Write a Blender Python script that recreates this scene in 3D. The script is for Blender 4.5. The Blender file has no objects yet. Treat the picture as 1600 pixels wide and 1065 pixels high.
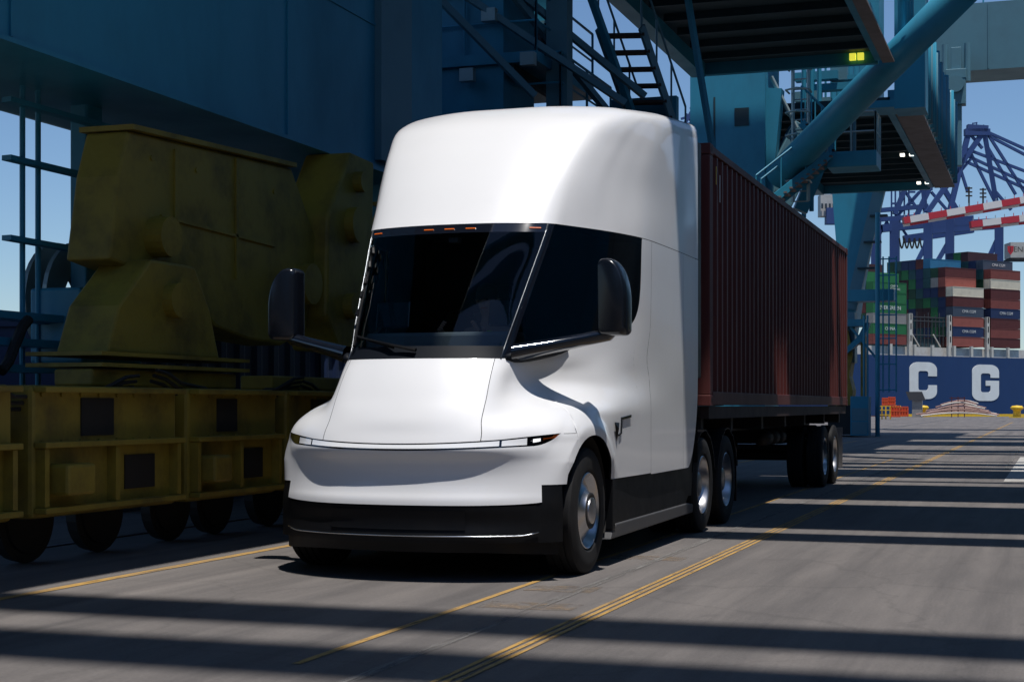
import bpy, bmesh, math, random
from mathutils import Vector, Matrix
R = math.radians
rnd = random.Random(7)
col = bpy.context.scene.collection
sc = bpy.context.scene

# ------------------------------------------------------------------ camera, sky, sun, exposure
FPX, VPX, HZ, H = 2450.0, 1640.0, 633.0, 1.336
TH = math.atan((VPX - 800) / FPX)
CT, ST = math.cos(TH), math.sin(TH)
cam_d = bpy.data.cameras.new('camera'); cam = bpy.data.objects.new('camera', cam_d); col.objects.link(cam)
cam.location = (0, 0, H); cam.rotation_euler = (R(90), 0, TH)
cam_d.sensor_width = 36; cam_d.lens = 36 * FPX / 1600; cam_d.shift_y = (HZ - 532.5) / 1600
cam_d.clip_start = .1; cam_d.clip_end = 9000
sc.camera = cam
SUN = Vector((.165, -.19, 1)).normalized()
world = bpy.data.worlds.new('World'); sc.world = world; world.use_nodes = True
wn = world.node_tree; sky = wn.nodes.new('ShaderNodeTexSky'); sky.sky_type = 'NISHITA'; sky.sun_disc = False
sky.sun_elevation = math.asin(SUN.z); sky.sun_rotation = math.atan2(SUN.x, SUN.y)
sky.air_density = 1.0; sky.dust_density = .1; sky.ozone_density = 8.0
wn.links.new(sky.outputs[0], wn.nodes['Background'].inputs[0]); wn.nodes['Background'].inputs[1].default_value = .105
sd = bpy.data.lights.new('sun', 'SUN'); sun = bpy.data.objects.new('sun', sd); col.objects.link(sun)
sd.energy = 4.8; sd.angle = R(.55); sd.color = (1, .965, .925)
sun.rotation_euler = SUN.to_track_quat('Z', 'Y').to_euler(); sun.location = (0, 0, 60)
sc.view_settings.view_transform = 'Standard'; sc.view_settings.look = 'None'
sc.view_settings.exposure = 0.0; sc.view_settings.gamma = 1; sc.view_settings.use_curve_mapping = False
sc.cycles.max_bounces = 6; sc.cycles.transparent_max_bounces = 12

# ------------------------------------------------------------------ materials
def mat(name, base=(.5, .5, .5), rough=.5, metal=0, coat=0, grime=0, gscale=3, gcol=(.03, .025, .02), bump=0, bscale=40, emit=None, spec=.5, stretch=(1, 1, 1)):
    m = bpy.data.materials.new(name); m.use_nodes = True; n = m.node_tree; b = n.nodes['Principled BSDF']
    b.inputs['Base Color'].default_value = (*base, 1); b.inputs['Roughness'].default_value = rough
    b.inputs['Metallic'].default_value = metal; b.inputs['Coat Weight'].default_value = coat; b.inputs['Coat Roughness'].default_value = .06
    b.inputs['Specular IOR Level'].default_value = spec
    if emit: b.inputs['Emission Color'].default_value = (*emit[:3], 1); b.inputs['Emission Strength'].default_value = emit[3]
    if grime or bump:
        tc = n.nodes.new('ShaderNodeTexCoord'); mp = n.nodes.new('ShaderNodeMapping'); mp.inputs['Scale'].default_value = stretch
        n.links.new(tc.outputs['Object'], mp.inputs[0])
    if grime:
        t = n.nodes.new('ShaderNodeTexNoise'); t.inputs['Scale'].default_value = gscale; t.inputs['Detail'].default_value = 8; t.inputs['Roughness'].default_value = .65
        n.links.new(mp.outputs[0], t.inputs['Vector'])
        cr = n.nodes.new('ShaderNodeValToRGB'); cr.color_ramp.elements[0].position = .45; cr.color_ramp.elements[1].position = .75
        n.links.new(t.outputs[0], cr.inputs[0])
        mx = n.nodes.new('ShaderNodeMix'); mx.data_type = 'RGBA'; mul = n.nodes.new('ShaderNodeMath'); mul.operation = 'MULTIPLY'; mul.inputs[1].default_value = grime
        n.links.new(cr.outputs[0], mul.inputs[0]); n.links.new(mul.outputs[0], mx.inputs[0])
        mx.inputs[6].default_value = (*base, 1); mx.inputs[7].default_value = (*gcol, 1)
        n.links.new(mx.outputs[2], b.inputs['Base Color'])
        ra = n.nodes.new('ShaderNodeMapRange'); ra.inputs[3].default_value = max(0, rough - .08); ra.inputs[4].default_value = min(1, rough + .2)
        n.links.new(t.outputs[0], ra.inputs[0]); n.links.new(ra.outputs[0], b.inputs['Roughness'])
    if bump:
        t2 = n.nodes.new('ShaderNodeTexNoise'); t2.inputs['Scale'].default_value = bscale; t2.inputs['Detail'].default_value = 4
        n.links.new(mp.outputs[0], t2.inputs['Vector'])
        bm_ = n.nodes.new('ShaderNodeBump'); bm_.inputs['Strength'].default_value = bump; bm_.inputs['Distance'].default_value = .02
        n.links.new(t2.outputs[0], bm_.inputs['Height']); n.links.new(bm_.outputs[0], b.inputs['Normal'])
    return m
M = {}
M['white'] = mat('truck_white_paint', (.77, .77, .775), .32, coat=.6, grime=.06, gscale=2.2, gcol=(.45, .43, .4))
M['blackpl'] = mat('black_plastic', (.006, .0065, .008), .38, grime=.35, gscale=5, gcol=(.011, .010, .010), spec=.18)
M['cowl'] = mat('cowl_black', (.006, .008, .012), .55, spec=.12)
M['mirror'] = mat('mirror_housing_black', (.006, .008, .013), .22)
M['blackgl'] = mat('black_gloss', (.006, .008, .014), .08, coat=.5)
M['darkint'] = mat('interior_dark', (.035, .038, .042), .8)
M['dash'] = mat('dash_grey', (.22, .25, .27), .8)
M['tyre'] = mat('tyre_rubber', (.009, .009, .010), .7, grime=.5, gscale=9, gcol=(.022, .020, .018), spec=.35)
M['alu'] = mat('polished_aluminium', (.52, .52, .54), .26, metal=1, grime=.4, gscale=6, gcol=(.35, .33, .3))
M['step'] = mat('step_grey', (.05, .05, .054), .6, grime=.5, gscale=8, gcol=(.09, .085, .08))
M['chrome'] = mat('bright_trim', (.7, .72, .75), .2, metal=1)
M['pillar'] = mat('pillar_trim', (.16, .17, .18), .28, metal=.8)
M['lampw'] = mat('lamp_white', (.86, .87, .88), .15, coat=1)
M['led'] = mat('lit_headlight', (.9, .9, .9), .3, emit=(1, 1, 1, 3.0))
M['amber'] = mat('amber_lens', (.85, .16, .02), .25, emit=(1, .2, .02, .08))
M['amberoff'] = mat('amber_reflector', (.45, .10, .02), .2)
M['cred'] = mat('container_oxide_red', (.11, .022, .018), .5, grime=.55, gscale=1.4, gcol=(.06, .014, .012), bump=.15, bscale=18, stretch=(1, 1, .35))
M['chassis'] = mat('chassis_black', (.012, .011, .011), .6, grime=.4, gscale=4, gcol=(.04, .03, .022))
M['chassisr'] = mat('chassis_oxide', (.032, .014, .012), .6, grime=.4, gscale=4, gcol=(.015, .01, .01))
M['blue'] = mat('crane_teal_paint', (.026, .245, .37), .42, grime=.45, gscale=.8, gcol=(.014, .10, .15), bump=.05, bscale=3, stretch=(1, 1, .5))
M['blue2'] = mat('crane_pale_teal_paint', (.09, .215, .27), .45, grime=.4, gscale=.7, gcol=(.06, .13, .17))
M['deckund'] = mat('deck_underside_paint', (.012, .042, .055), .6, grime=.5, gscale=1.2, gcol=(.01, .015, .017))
M['fascia'] = mat('weathered_fascia', (.20, .17, .165), .6, grime=.5, gscale=1.5, gcol=(.09, .07, .06))
M['galv'] = mat('galvanised_steel', (.32, .40, .40), .45, metal=.5)
M['yel'] = mat('crane_yellow_paint', (.29, .21, .023), .55, grime=.8, gscale=1.6, gcol=(.045, .028, .012), bump=.25, bscale=9)
M['yel2'] = mat('safety_yellow', (.75, .48, .02), .5, grime=.4, gscale=4, gcol=(.25, .12, .02))
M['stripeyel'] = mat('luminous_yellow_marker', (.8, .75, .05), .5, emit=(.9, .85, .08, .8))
M['lampon'] = mat('lit_floodlight', (1, 1, 1), .4, emit=(1, .97, .85, 2.5))
M['tread'] = mat('rusty_tread', (.055, .035, .032), .8, grime=.5, gscale=6)
M['navy'] = mat('far_crane_blue', (.016, .05, .18), .5, grime=.3, gscale=.1, gcol=(.02, .04, .1))
M['hull'] = mat('hull_blue', (.004, .030, .115), .45, grime=.4, gscale=.07, gcol=(.006, .02, .06), stretch=(1, 1, .3))
M['hullw'] = mat('hull_lettering_white', (.72, .72, .70), .6, grime=.35, gscale=.15, gcol=(.4, .36, .3))
M['boomred'] = mat('boom_red', (.42, .02, .035), .5); M['boomwhite'] = mat('boom_white', (.62, .60, .58), .5)
M['postw'] = mat('lashing_post_white', (.55, .52, .46), .6, grime=.4, gscale=.6, gcol=(.25, .15, .08))
M['orange'] = mat('orange_plastic', (.72, .085, .02), .5, grime=.3, gscale=2)
M['conc'] = mat('concrete', (.30, .28, .26), .85, grime=.4, gscale=3)
M['rust'] = mat('rusty_pipe', (.33, .20, .165), .7, grime=.5, gscale=1.2, gcol=(.2, .1, .08))
M['lamp_y'] = mat('painted_line_yellow', (.40, .235, .06), .8, grime=.95, gscale=1.6, gcol=(.14, .115, .095), stretch=(9, .7, 1))
M['lamp_y2'] = mat('painted_line_ghost', (.20, .145, .095), .8, grime=1, gscale=2.2, gcol=(.128, .116, .11), stretch=(3, 2.5, 1))
M['linew'] = mat('painted_line_worn_white', (.175, .165, .155), .8, grime=.95, gscale=2.0, gcol=(.11, .105, .10), stretch=(5, .4, 1))
M['patchw'] = mat('painted_patch_white', (.40, .385, .36), .8, grime=.5, gscale=2.5, gcol=(.2, .19, .17))
def worn(m, amount, scale, st):
    n = m.node_tree; b = n.nodes['Principled BSDF']; out = n.nodes['Material Output']
    tc = n.nodes.new('ShaderNodeTexCoord'); mp = n.nodes.new('ShaderNodeMapping'); mp.inputs['Scale'].default_value = st; n.links.new(tc.outputs['Object'], mp.inputs[0])
    t = n.nodes.new('ShaderNodeTexNoise'); t.inputs['Scale'].default_value = scale; t.inputs['Detail'].default_value = 9; t.inputs['Roughness'].default_value = .75; n.links.new(mp.outputs[0], t.inputs['Vector'])
    r = n.nodes.new('ShaderNodeMapRange'); r.inputs[1].default_value = amount - .10; r.inputs[2].default_value = amount + .10; n.links.new(t.outputs[0], r.inputs[0])
    tr_ = n.nodes.new('ShaderNodeBsdfTransparent'); mx = n.nodes.new('ShaderNodeMixShader'); n.links.new(r.outputs[0], mx.inputs[0]); n.links.new(tr_.outputs[0], mx.inputs[1]); n.links.new(b.outputs[0], mx.inputs[2]); n.links.new(mx.outputs[0], out.inputs[0])
worn(M['lamp_y'], .40, 3.0, (8, .8, 1)); worn(M['lamp_y2'], .54, 2.5, (2.5, 2.5, 1)); worn(M['linew'], .50, 2.2, (6, .5, 1)); worn(M['patchw'], .36, 3, (1, 1, 1))
M['rail'] = mat('steel_rail', (.16, .14, .13), .35, metal=.8)
M['skin'] = mat('skin', (.42, .26, .19), .6); M['hivis'] = mat('hivis_fabric', (.45, .75, .08), .7); M['hair'] = mat('dark_hair', (.02, .015, .012), .8)
M['trous'] = mat('navy_trousers', (.02, .025, .05), .85)

def glass(name, tint, base_f=1.45, rough=.02):
    m = bpy.data.materials.new(name); m.use_nodes = True; n = m.node_tree; n.nodes.remove(n.nodes['Principled BSDF'])
    t = n.nodes.new('ShaderNodeBsdfTransparent'); t.inputs[0].default_value = (*tint, 1)
    g = n.nodes.new('ShaderNodeBsdfGlossy'); g.inputs['Roughness'].default_value = rough; g.inputs[0].default_value = (.9, .95, 1, 1)
    f = n.nodes.new('ShaderNodeFresnel'); f.inputs[0].default_value = base_f
    mx = n.nodes.new('ShaderNodeMixShader'); n.links.new(f.outputs[0], mx.inputs[0]); n.links.new(t.outputs[0], mx.inputs[1]); n.links.new(g.outputs[0], mx.inputs[2])
    n.links.new(mx.outputs[0], n.nodes['Material Output'].inputs[0]); return m
M['lampglass'] = glass('smoked_lamp_cover', (.35, .35, .36), 1.12); M['glass'] = glass('windscreen_glass', (.62, .68, .70)); M['glassd'] = glass('tinted_side_glass', (.34, .36, .36), 1.6)

def ground_mat():
    m = mat('quay_asphalt', (.115, .107, .103), .82); n = m.node_tree; b = n.nodes['Principled BSDF']
    tc = n.nodes.new('ShaderNodeTexCoord')
    def noise(scale, detail, st, rough=.6):
        mp = n.nodes.new('ShaderNodeMapping'); mp.inputs['Scale'].default_value = st; n.links.new(tc.outputs['Object'], mp.inputs[0])
        t = n.nodes.new('ShaderNodeTexNoise'); t.inputs['Scale'].default_value = scale; t.inputs['Detail'].default_value = detail; t.inputs['Roughness'].default_value = rough
        n.links.new(mp.outputs[0], t.inputs['Vector']); return t.outputs[0]
    def ramp(src, p0, p1, c0, c1):
        r = n.nodes.new('ShaderNodeValToRGB'); r.color_ramp.elements[0].position = p0; r.color_ramp.elements[1].position = p1
        r.color_ramp.elements[0].color = (*c0, 1); r.color_ramp.elements[1].color = (*c1, 1); n.links.new(src, r.inputs[0]); return r.outputs[0]
    def mixc(mode, fac, a, c):
        x = n.nodes.new('ShaderNodeMix'); x.data_type = 'RGBA'; x.blend_type = mode; x.inputs[0].default_value = fac
        n.links.new(a, x.inputs[6]); n.links.new(c, x.inputs[7]); return x.outputs[2]
    big = ramp(noise(.35, 6, (1, .5, 1)), .3, .7, (.104, .095, .091), (.152, .138, .130))
    streak = ramp(noise(2.4, 7, (1, .07, 1), .68), .32, .70, (.66, .66, .67), (1.2, 1.18, 1.15))
    marks = ramp(noise(.9, 5, (2.6, .05, 1), .5), .56, .68, (1, 1, 1), (.66, .66, .68))
    fine = ramp(noise(55, 4, (1, .5, 1)), .25, .8, (.78, .78, .78), (1.2, 1.2, 1.2))
    pat = ramp(noise(1.6, 7, (1, .7, 1), .7), .60, .74, (1, 1, 1), (1.35, 1.3, 1.25))
    oil = ramp(noise(2.6, 3, (1, .6, 1), .5), .66, .76, (1, 1, 1), (.6, .6, .62))
    c = mixc('MULTIPLY', 1, big, streak); c = mixc('MULTIPLY', .8, c, marks); c = mixc('MULTIPLY', .8, c, fine); c = mixc('MULTIPLY', .5, c, pat); c = mixc('MULTIPLY', .7, c, oil)
    vo = n.nodes.new('ShaderNodeTexVoronoi'); vo.feature = 'DISTANCE_TO_EDGE'; vo.inputs['Scale'].default_value = .33
    wv = n.nodes.new('ShaderNodeTexNoise'); wv.inputs['Scale'].default_value = 2.5; wv.inputs['Detail'].default_value = 5; n.links.new(tc.outputs['Object'], wv.inputs['Vector'])
    am = n.nodes.new('ShaderNodeVectorMath'); am.operation = 'MULTIPLY_ADD'; am.inputs[1].default_value = (.5, .5, 0); n.links.new(wv.outputs['Color'], am.inputs[0]); n.links.new(tc.outputs['Object'], am.inputs[2]); n.links.new(am.outputs[0], vo.inputs['Vector'])
    ck_ = ramp(vo.outputs['Distance'], .002, .008, (.55, .55, .55), (1, 1, 1)); c = mixc('MULTIPLY', .3, c, ck_)
    n.links.new(c, b.inputs['Base Color'])
    bp = n.nodes.new('ShaderNodeBump'); bp.inputs['Strength'].default_value = .35; bp.inputs['Distance'].default_value = .01
    n.links.new(noise(120, 3, (1, 1, 1)), bp.inputs['Height']); n.links.new(bp.outputs[0], b.inputs['Normal'])
    return m
M['ground'] = ground_mat()
M['water'] = mat('harbour_water', (.02, .05, .06), .12, bump=.6, bscale=.8)
PAL = {'dark red': (.13, .022, .02), 'oxide red': (.28, .065, .05), 'orange red': (.42, .11, .08), 'green': (.02, .20, .06), 'dark green': (.012, .075, .035), 'navy blue': (.012, .035, .12),
       'slate blue': (.06, .085, .13), 'cream': (.9, .80, .62), 'light grey': (.36, .34, .32), 'sky blue': (.03, .22, .42), 'maroon': (.06, .014, .018), 'orange': (.42, .10, .02), 'teal': (.015, .09, .10), 'white': (.6, .6, .58)}
CM = {k: mat('container_' + k.replace(' ', '_'), tuple(.68 * c for c in v), .55, grime=.35, gscale=.5, gcol=tuple(.3 * c for c in v)) for k, v in PAL.items()}
M['print'] = mat('container_white_print', (.62, .62, .60), .6)

# ------------------------------------------------------------------ helpers
def W(u, v, Z):  # a point at depth Z in front of the viewpoint
    X = (u - 800) / FPX * Z; return Vector((X * CT - Z * ST, X * ST + Z * CT, H + (HZ - v) * Z / FPX))
def tag(o, label=None, cat=None, group=None, kind=None):
    for k, v in (('label', label), ('category', cat), ('group', group), ('kind', kind)):
        if v: o[k] = v
    return o
def empty(name, loc=(0, 0, 0), rz=0):
    o = bpy.data.objects.new(name, None); o.location = loc; o.rotation_euler.z = rz; o.empty_display_size = .2; col.objects.link(o); return o
class MB:
    def __init__(s): s.v = []; s.f = []
    def add(s, vs, fs): n = len(s.v); s.v += [tuple(p) for p in vs]; s.f += [tuple(i + n for i in f) for f in fs]; return s
    def box(s, x0, x1, y0, y1, z0, z1):
        return s.add([(x0, y0, z0), (x1, y0, z0), (x1, y1, z0), (x0, y1, z0), (x0, y0, z1), (x1, y0, z1), (x1, y1, z1), (x0, y1, z1)],
                     [(0, 3, 2, 1), (4, 5, 6, 7), (0, 1, 5, 4), (1, 2, 6, 5), (2, 3, 7, 6), (3, 0, 4, 7)])
    def beam(s, p, q, w, h=None, up=(0, 0, 1)):
        h = h or w; p = Vector(p); q = Vector(q); d = (q - p).normalized(); u = Vector(up)
        if abs(d.dot(u)) > .98: u = Vector((0, 1, 0))
        a = d.cross(u).normalized() * w / 2; b = a.cross(d).normalized() * h / 2
        return s.add([p - a - b, p + a - b, p + a + b, p - a + b, q - a - b, q + a - b, q + a + b, q - a + b],
                     [(0, 3, 2, 1), (4, 5, 6, 7), (0, 1, 5, 4), (1, 2, 6, 5), (2, 3, 7, 6), (3, 0, 4, 7)])
    def tube(s, pts, r, n=8, caps=True):
        pts = [Vector(p) for p in pts]; rr = r if isinstance(r, (list, tuple)) else [r] * len(pts); vs = []; fs = []
        for i, p in enumerate(pts):
            d = (pts[min(i + 1, len(pts) - 1)] - pts[max(i - 1, 0)]).normalized(); u = Vector((0, 0, 1)) if abs(d.z) < .9 else Vector((0, 1, 0))
            a = d.cross(u).normalized(); b = a.cross(d).normalized()
            vs += [p + (a * math.cos(2 * math.pi * k / n) + b * math.sin(2 * math.pi * k / n)) * rr[i] for k in range(n)]
        for i in range(len(pts) - 1):
            for k in range(n): fs.append((i * n + k, i * n + (k + 1) % n, (i + 1) * n + (k + 1) % n, (i + 1) * n + k))
        if caps: fs.append(tuple(range(n))); fs.append(tuple((len(pts) - 1) * n + k for k in reversed(range(n))))
        return s.add(vs, fs)
    def prism(s, poly, lo, hi, ax):  # poly in the two other axes (cyclic order), extruded along ax
        n = len(poly)
        def P(a, b, t): return {0: (t, a, b), 1: (a, t, b), 2: (a, b, t)}[ax]
        return s.add([P(a, b, lo) for a, b in poly] + [P(a, b, hi) for a, b in poly], [tuple(range(n)), tuple(range(2 * n - 1, n - 1, -1))] + [(i, (i + 1) % n, n + (i + 1) % n, n + i) for i in range(n)])
    def lathe(s, prof, c, ax=0, n=40, sgn=1):  # prof: (offset along ax, radius)
        vs = []; fs = []
        for (t, r) in prof:
            for k in range(n):
                a = 2 * math.pi * k / n; q = [0, 0, 0]; q[ax] = c[ax] + t * sgn; i1, i2 = [i for i in range(3) if i != ax]
                q[i1] = c[i1] + r * math.cos(a); q[i2] = c[i2] + r * math.sin(a); vs.append(q)
        for i in range(len(prof) - 1):
            for k in range(n): fs.append((i * n + k, i * n + (k + 1) % n, (i + 1) * n + (k + 1) % n, (i + 1) * n + k))
        return s.add(vs, fs)
    def build(s, name, m, parent=None, smooth=False, bevel=0, origin=None, weld=False, mesh=None):
        off = Vector(origin) if origin else wloc(parent)
        me = bpy.data.meshes.new(name); me.from_pydata([tuple(Vector(p) - off) for p in s.v], [], s.f); me.update()
        bm = bmesh.new(); bm.from_mesh(me)
        if weld: bmesh.ops.remove_doubles(bm, verts=bm.verts, dist=.0005)
        bmesh.ops.recalc_face_normals(bm, faces=bm.faces); bm.to_mesh(me); bm.free()
        me.materials.append(m)
        if smooth: me.polygons.foreach_set('use_smooth', [True] * len(me.polygons))
        o = bpy.data.objects.new(name, me); col.objects.link(o)
        if parent: o.parent = parent
        if origin: o.location = Vector(origin) - wloc(parent)
        if bevel:
            b = o.modifiers.new('bevel', 'BEVEL'); b.width = bevel; b.segments = 2; b.limit_method = 'ANGLE'; b.angle_limit = R(35)
        return o
def wloc(o):
    v = Vector((0, 0, 0))
    while o: v = v + o.location; o = o.parent
    return v
def box(name, m, parent, *d, bevel=0): return MB().box(*d).build(name, m, parent, bevel=bevel)
def dup(o, parent, loc=None, m=None):
    c = o.copy(); col.objects.link(c); c.parent = parent
    if loc is not None: c.location = loc
    return c
def copy_tree(o, loc=None):
    c = o.copy(); col.objects.link(c)
    if loc is not None: c.location = loc
    for ch in o.children:
        d = ch.copy(); col.objects.link(d); d.parent = c
        for g in ch.children: e = g.copy(); col.objects.link(e); e.parent = d
    return c
def text(name, body, m, parent, loc, rot, size, xs=1, al='CENTER', ext=.004):
    cu = bpy.data.curves.new(name, 'FONT'); cu.body = body; cu.size = size; cu.align_x = al; cu.align_y = 'CENTER'; cu.extrude = ext; cu.resolution_u = 2
    to = bpy.data.objects.new(name, cu); dg = bpy.context.evaluated_depsgraph_get()
    col.objects.link(to); dg = bpy.context.evaluated_depsgraph_get(); me = bpy.data.meshes.new_from_object(to.evaluated_get(dg)); bpy.data.objects.remove(to)
    me.materials.clear(); me.materials.append(m); o = bpy.data.objects.new(name, me); col.objects.link(o); o.parent = parent
    o.location = Vector(loc) - (wloc(parent) if parent else Vector()); o.rotation_euler = rot; o.scale = (xs, 1, 1); return o

# ------------------------------------------------------------------ ground, lines, water
def quay_edge(u): return W(u, 650.5 - (u - 1420) * .008, 188)
e0 = W(-3000, 0, 186); e1 = W(5000, 0, 192)
g = MB(); g.add([(-400, -120, 0), (400, -120, 0), (e1.x, e1.y, 0), (e0.x, e0.y, 0)], [(0, 1, 2, 3)])
g.add([(e0.x, e0.y, 0), (e1.x, e1.y, 0), (e1.x, e1.y, -4), (e0.x, e0.y, -4)], [(0, 1, 2, 3)])
tag(g.build('ground', M['ground']), kind='structure')
tag(MB().add([(-6000, -200, -3.2), (6000, -200, -3.2), (6000, 7000, -3.2), (-6000, 7000, -3.2)], [(0, 1, 2, 3)]).build('water', M['water']), kind='structure')
def line(name, x0, x1, y0, y1, z, m):
    b = MB(); n = 24
    for i in range(n):
        a = y0 + (y1 - y0) * i / n; c = y0 + (y1 - y0) * (i + 1) / n; b.add([(x0, a, z), (x1, a, z), (x1, c, z), (x0, c, z)], [(0, 1, 2, 3)])
    return tag(b.build(name, m), kind='structure')
for i, x in enumerate((-2.815, -2.76, -2.705)):
    line('lane_line', x - .016, x + .016, -4, 130, .004, M['lamp_y'])
line('lane_line', -3.71, -3.66, 7.3, 40, .004, M['lamp_y'])
line('lane_line', -6.90, -6.80, -4, 60, .004, M['lamp_y'])
line('lane_line', -3.25, -3.17, -4, 60, .004, M['linew'])
for (x0, x1, y) in ((-3.6, -2.95, 9.75), (-3.6, -3.1, 10.75), (-3.62, -3.0, 13.2)):
    tag(MB().box(x0, x1, y, y + .34, -.01, .003).build('ghost_marking', M['lamp_y2']), kind='structure')
line('lane_line', -.9, -.82, 34, 130, .004, M['linew'])
def G(u, v, z=.004):
    Z = H * FPX / (v - HZ); w = W(u, v, Z); return (w.x, w.y, z)
tag(MB().add([G(1568, 752), G(1660, 752), G(1660, 714), G(1594, 714)], [(0, 1, 2, 3)]).build('white_road_marking', M['patchw']), kind='structure')
# crane rail sunk in the quay and the yellow coping of the far edge
tag(MB().box(-8.98, -8.90, -20, 150, -.05, .012).build('crane_rail', M['rail']), kind='structure')
kb = MB(); a, b_ = quay_edge(1405), quay_edge(1900)
kb.beam((a.x, a.y, .15), (b_.x, b_.y, .15), .35, .3); tag(kb.build('quay_coping', M['yel2']), kind='structure')

# ------------------------------------------------------------------ semi truck
TX = -4.69; TRUCK = (TX, 12.0, 0)
truck = empty('semi_truck', TRUCK)
tag(truck, 'sleek white semi truck tractor with bullet shaped cab driving under the teal cranes', 'truck')
CY = [0] * 10
side = [(1.25, 12.7), (1.27, 13.5), (1.27, 14.6), (1.27, 15.87)]
def row(z, f, s=None, zs=None): return [(m, y, (zs[i] if zs else z)) for i, (m, y) in enumerate(list(f) + list(s or side))]
def fr(dy, c=((0, 10.93), (.355, 10.96), (.715, 11.075), (.985, 11.255), (1.155, 11.47), (1.235, 12.0))):
    wgt = (1, 1, .95, .55, .12, 0); return [(m, y + dy * w) for (m, y), w in zip(c, wgt)]
lo_ = ((0, 10.93), (.355, 10.96), (.72, 11.07), (1.01, 11.235), (1.20, 11.435), (1.25, 12.0))
mid_ = ((0, 10.93), (.355, 10.96), (.715, 11.075), (.995, 11.25), (1.18, 11.455), (1.245, 12.0))
st = ((0, 10.925), (.355, 10.96), (.705, 11.085), (.975, 11.275), (1.15, 11.485), (1.232, 12.0))
def fz(z, dy):
    t = max(0, min(1, (z - .60) / .50)); L = lambda a, b: a + (b - a) * t
    c = ((0, 10.93 - .005 * t), (.355, 10.96), (L(.72, .705), L(11.07, 11.085)), (L(1.01, .975), L(11.235, 11.275)), (L(1.20, 1.15), L(11.435, 11.485)), (L(1.25, 1.232), 12.0))
    return [(m, y + dy * w) for (m, y), w in zip(c, (1, 1, .9, .4, .05, 0))]
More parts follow.
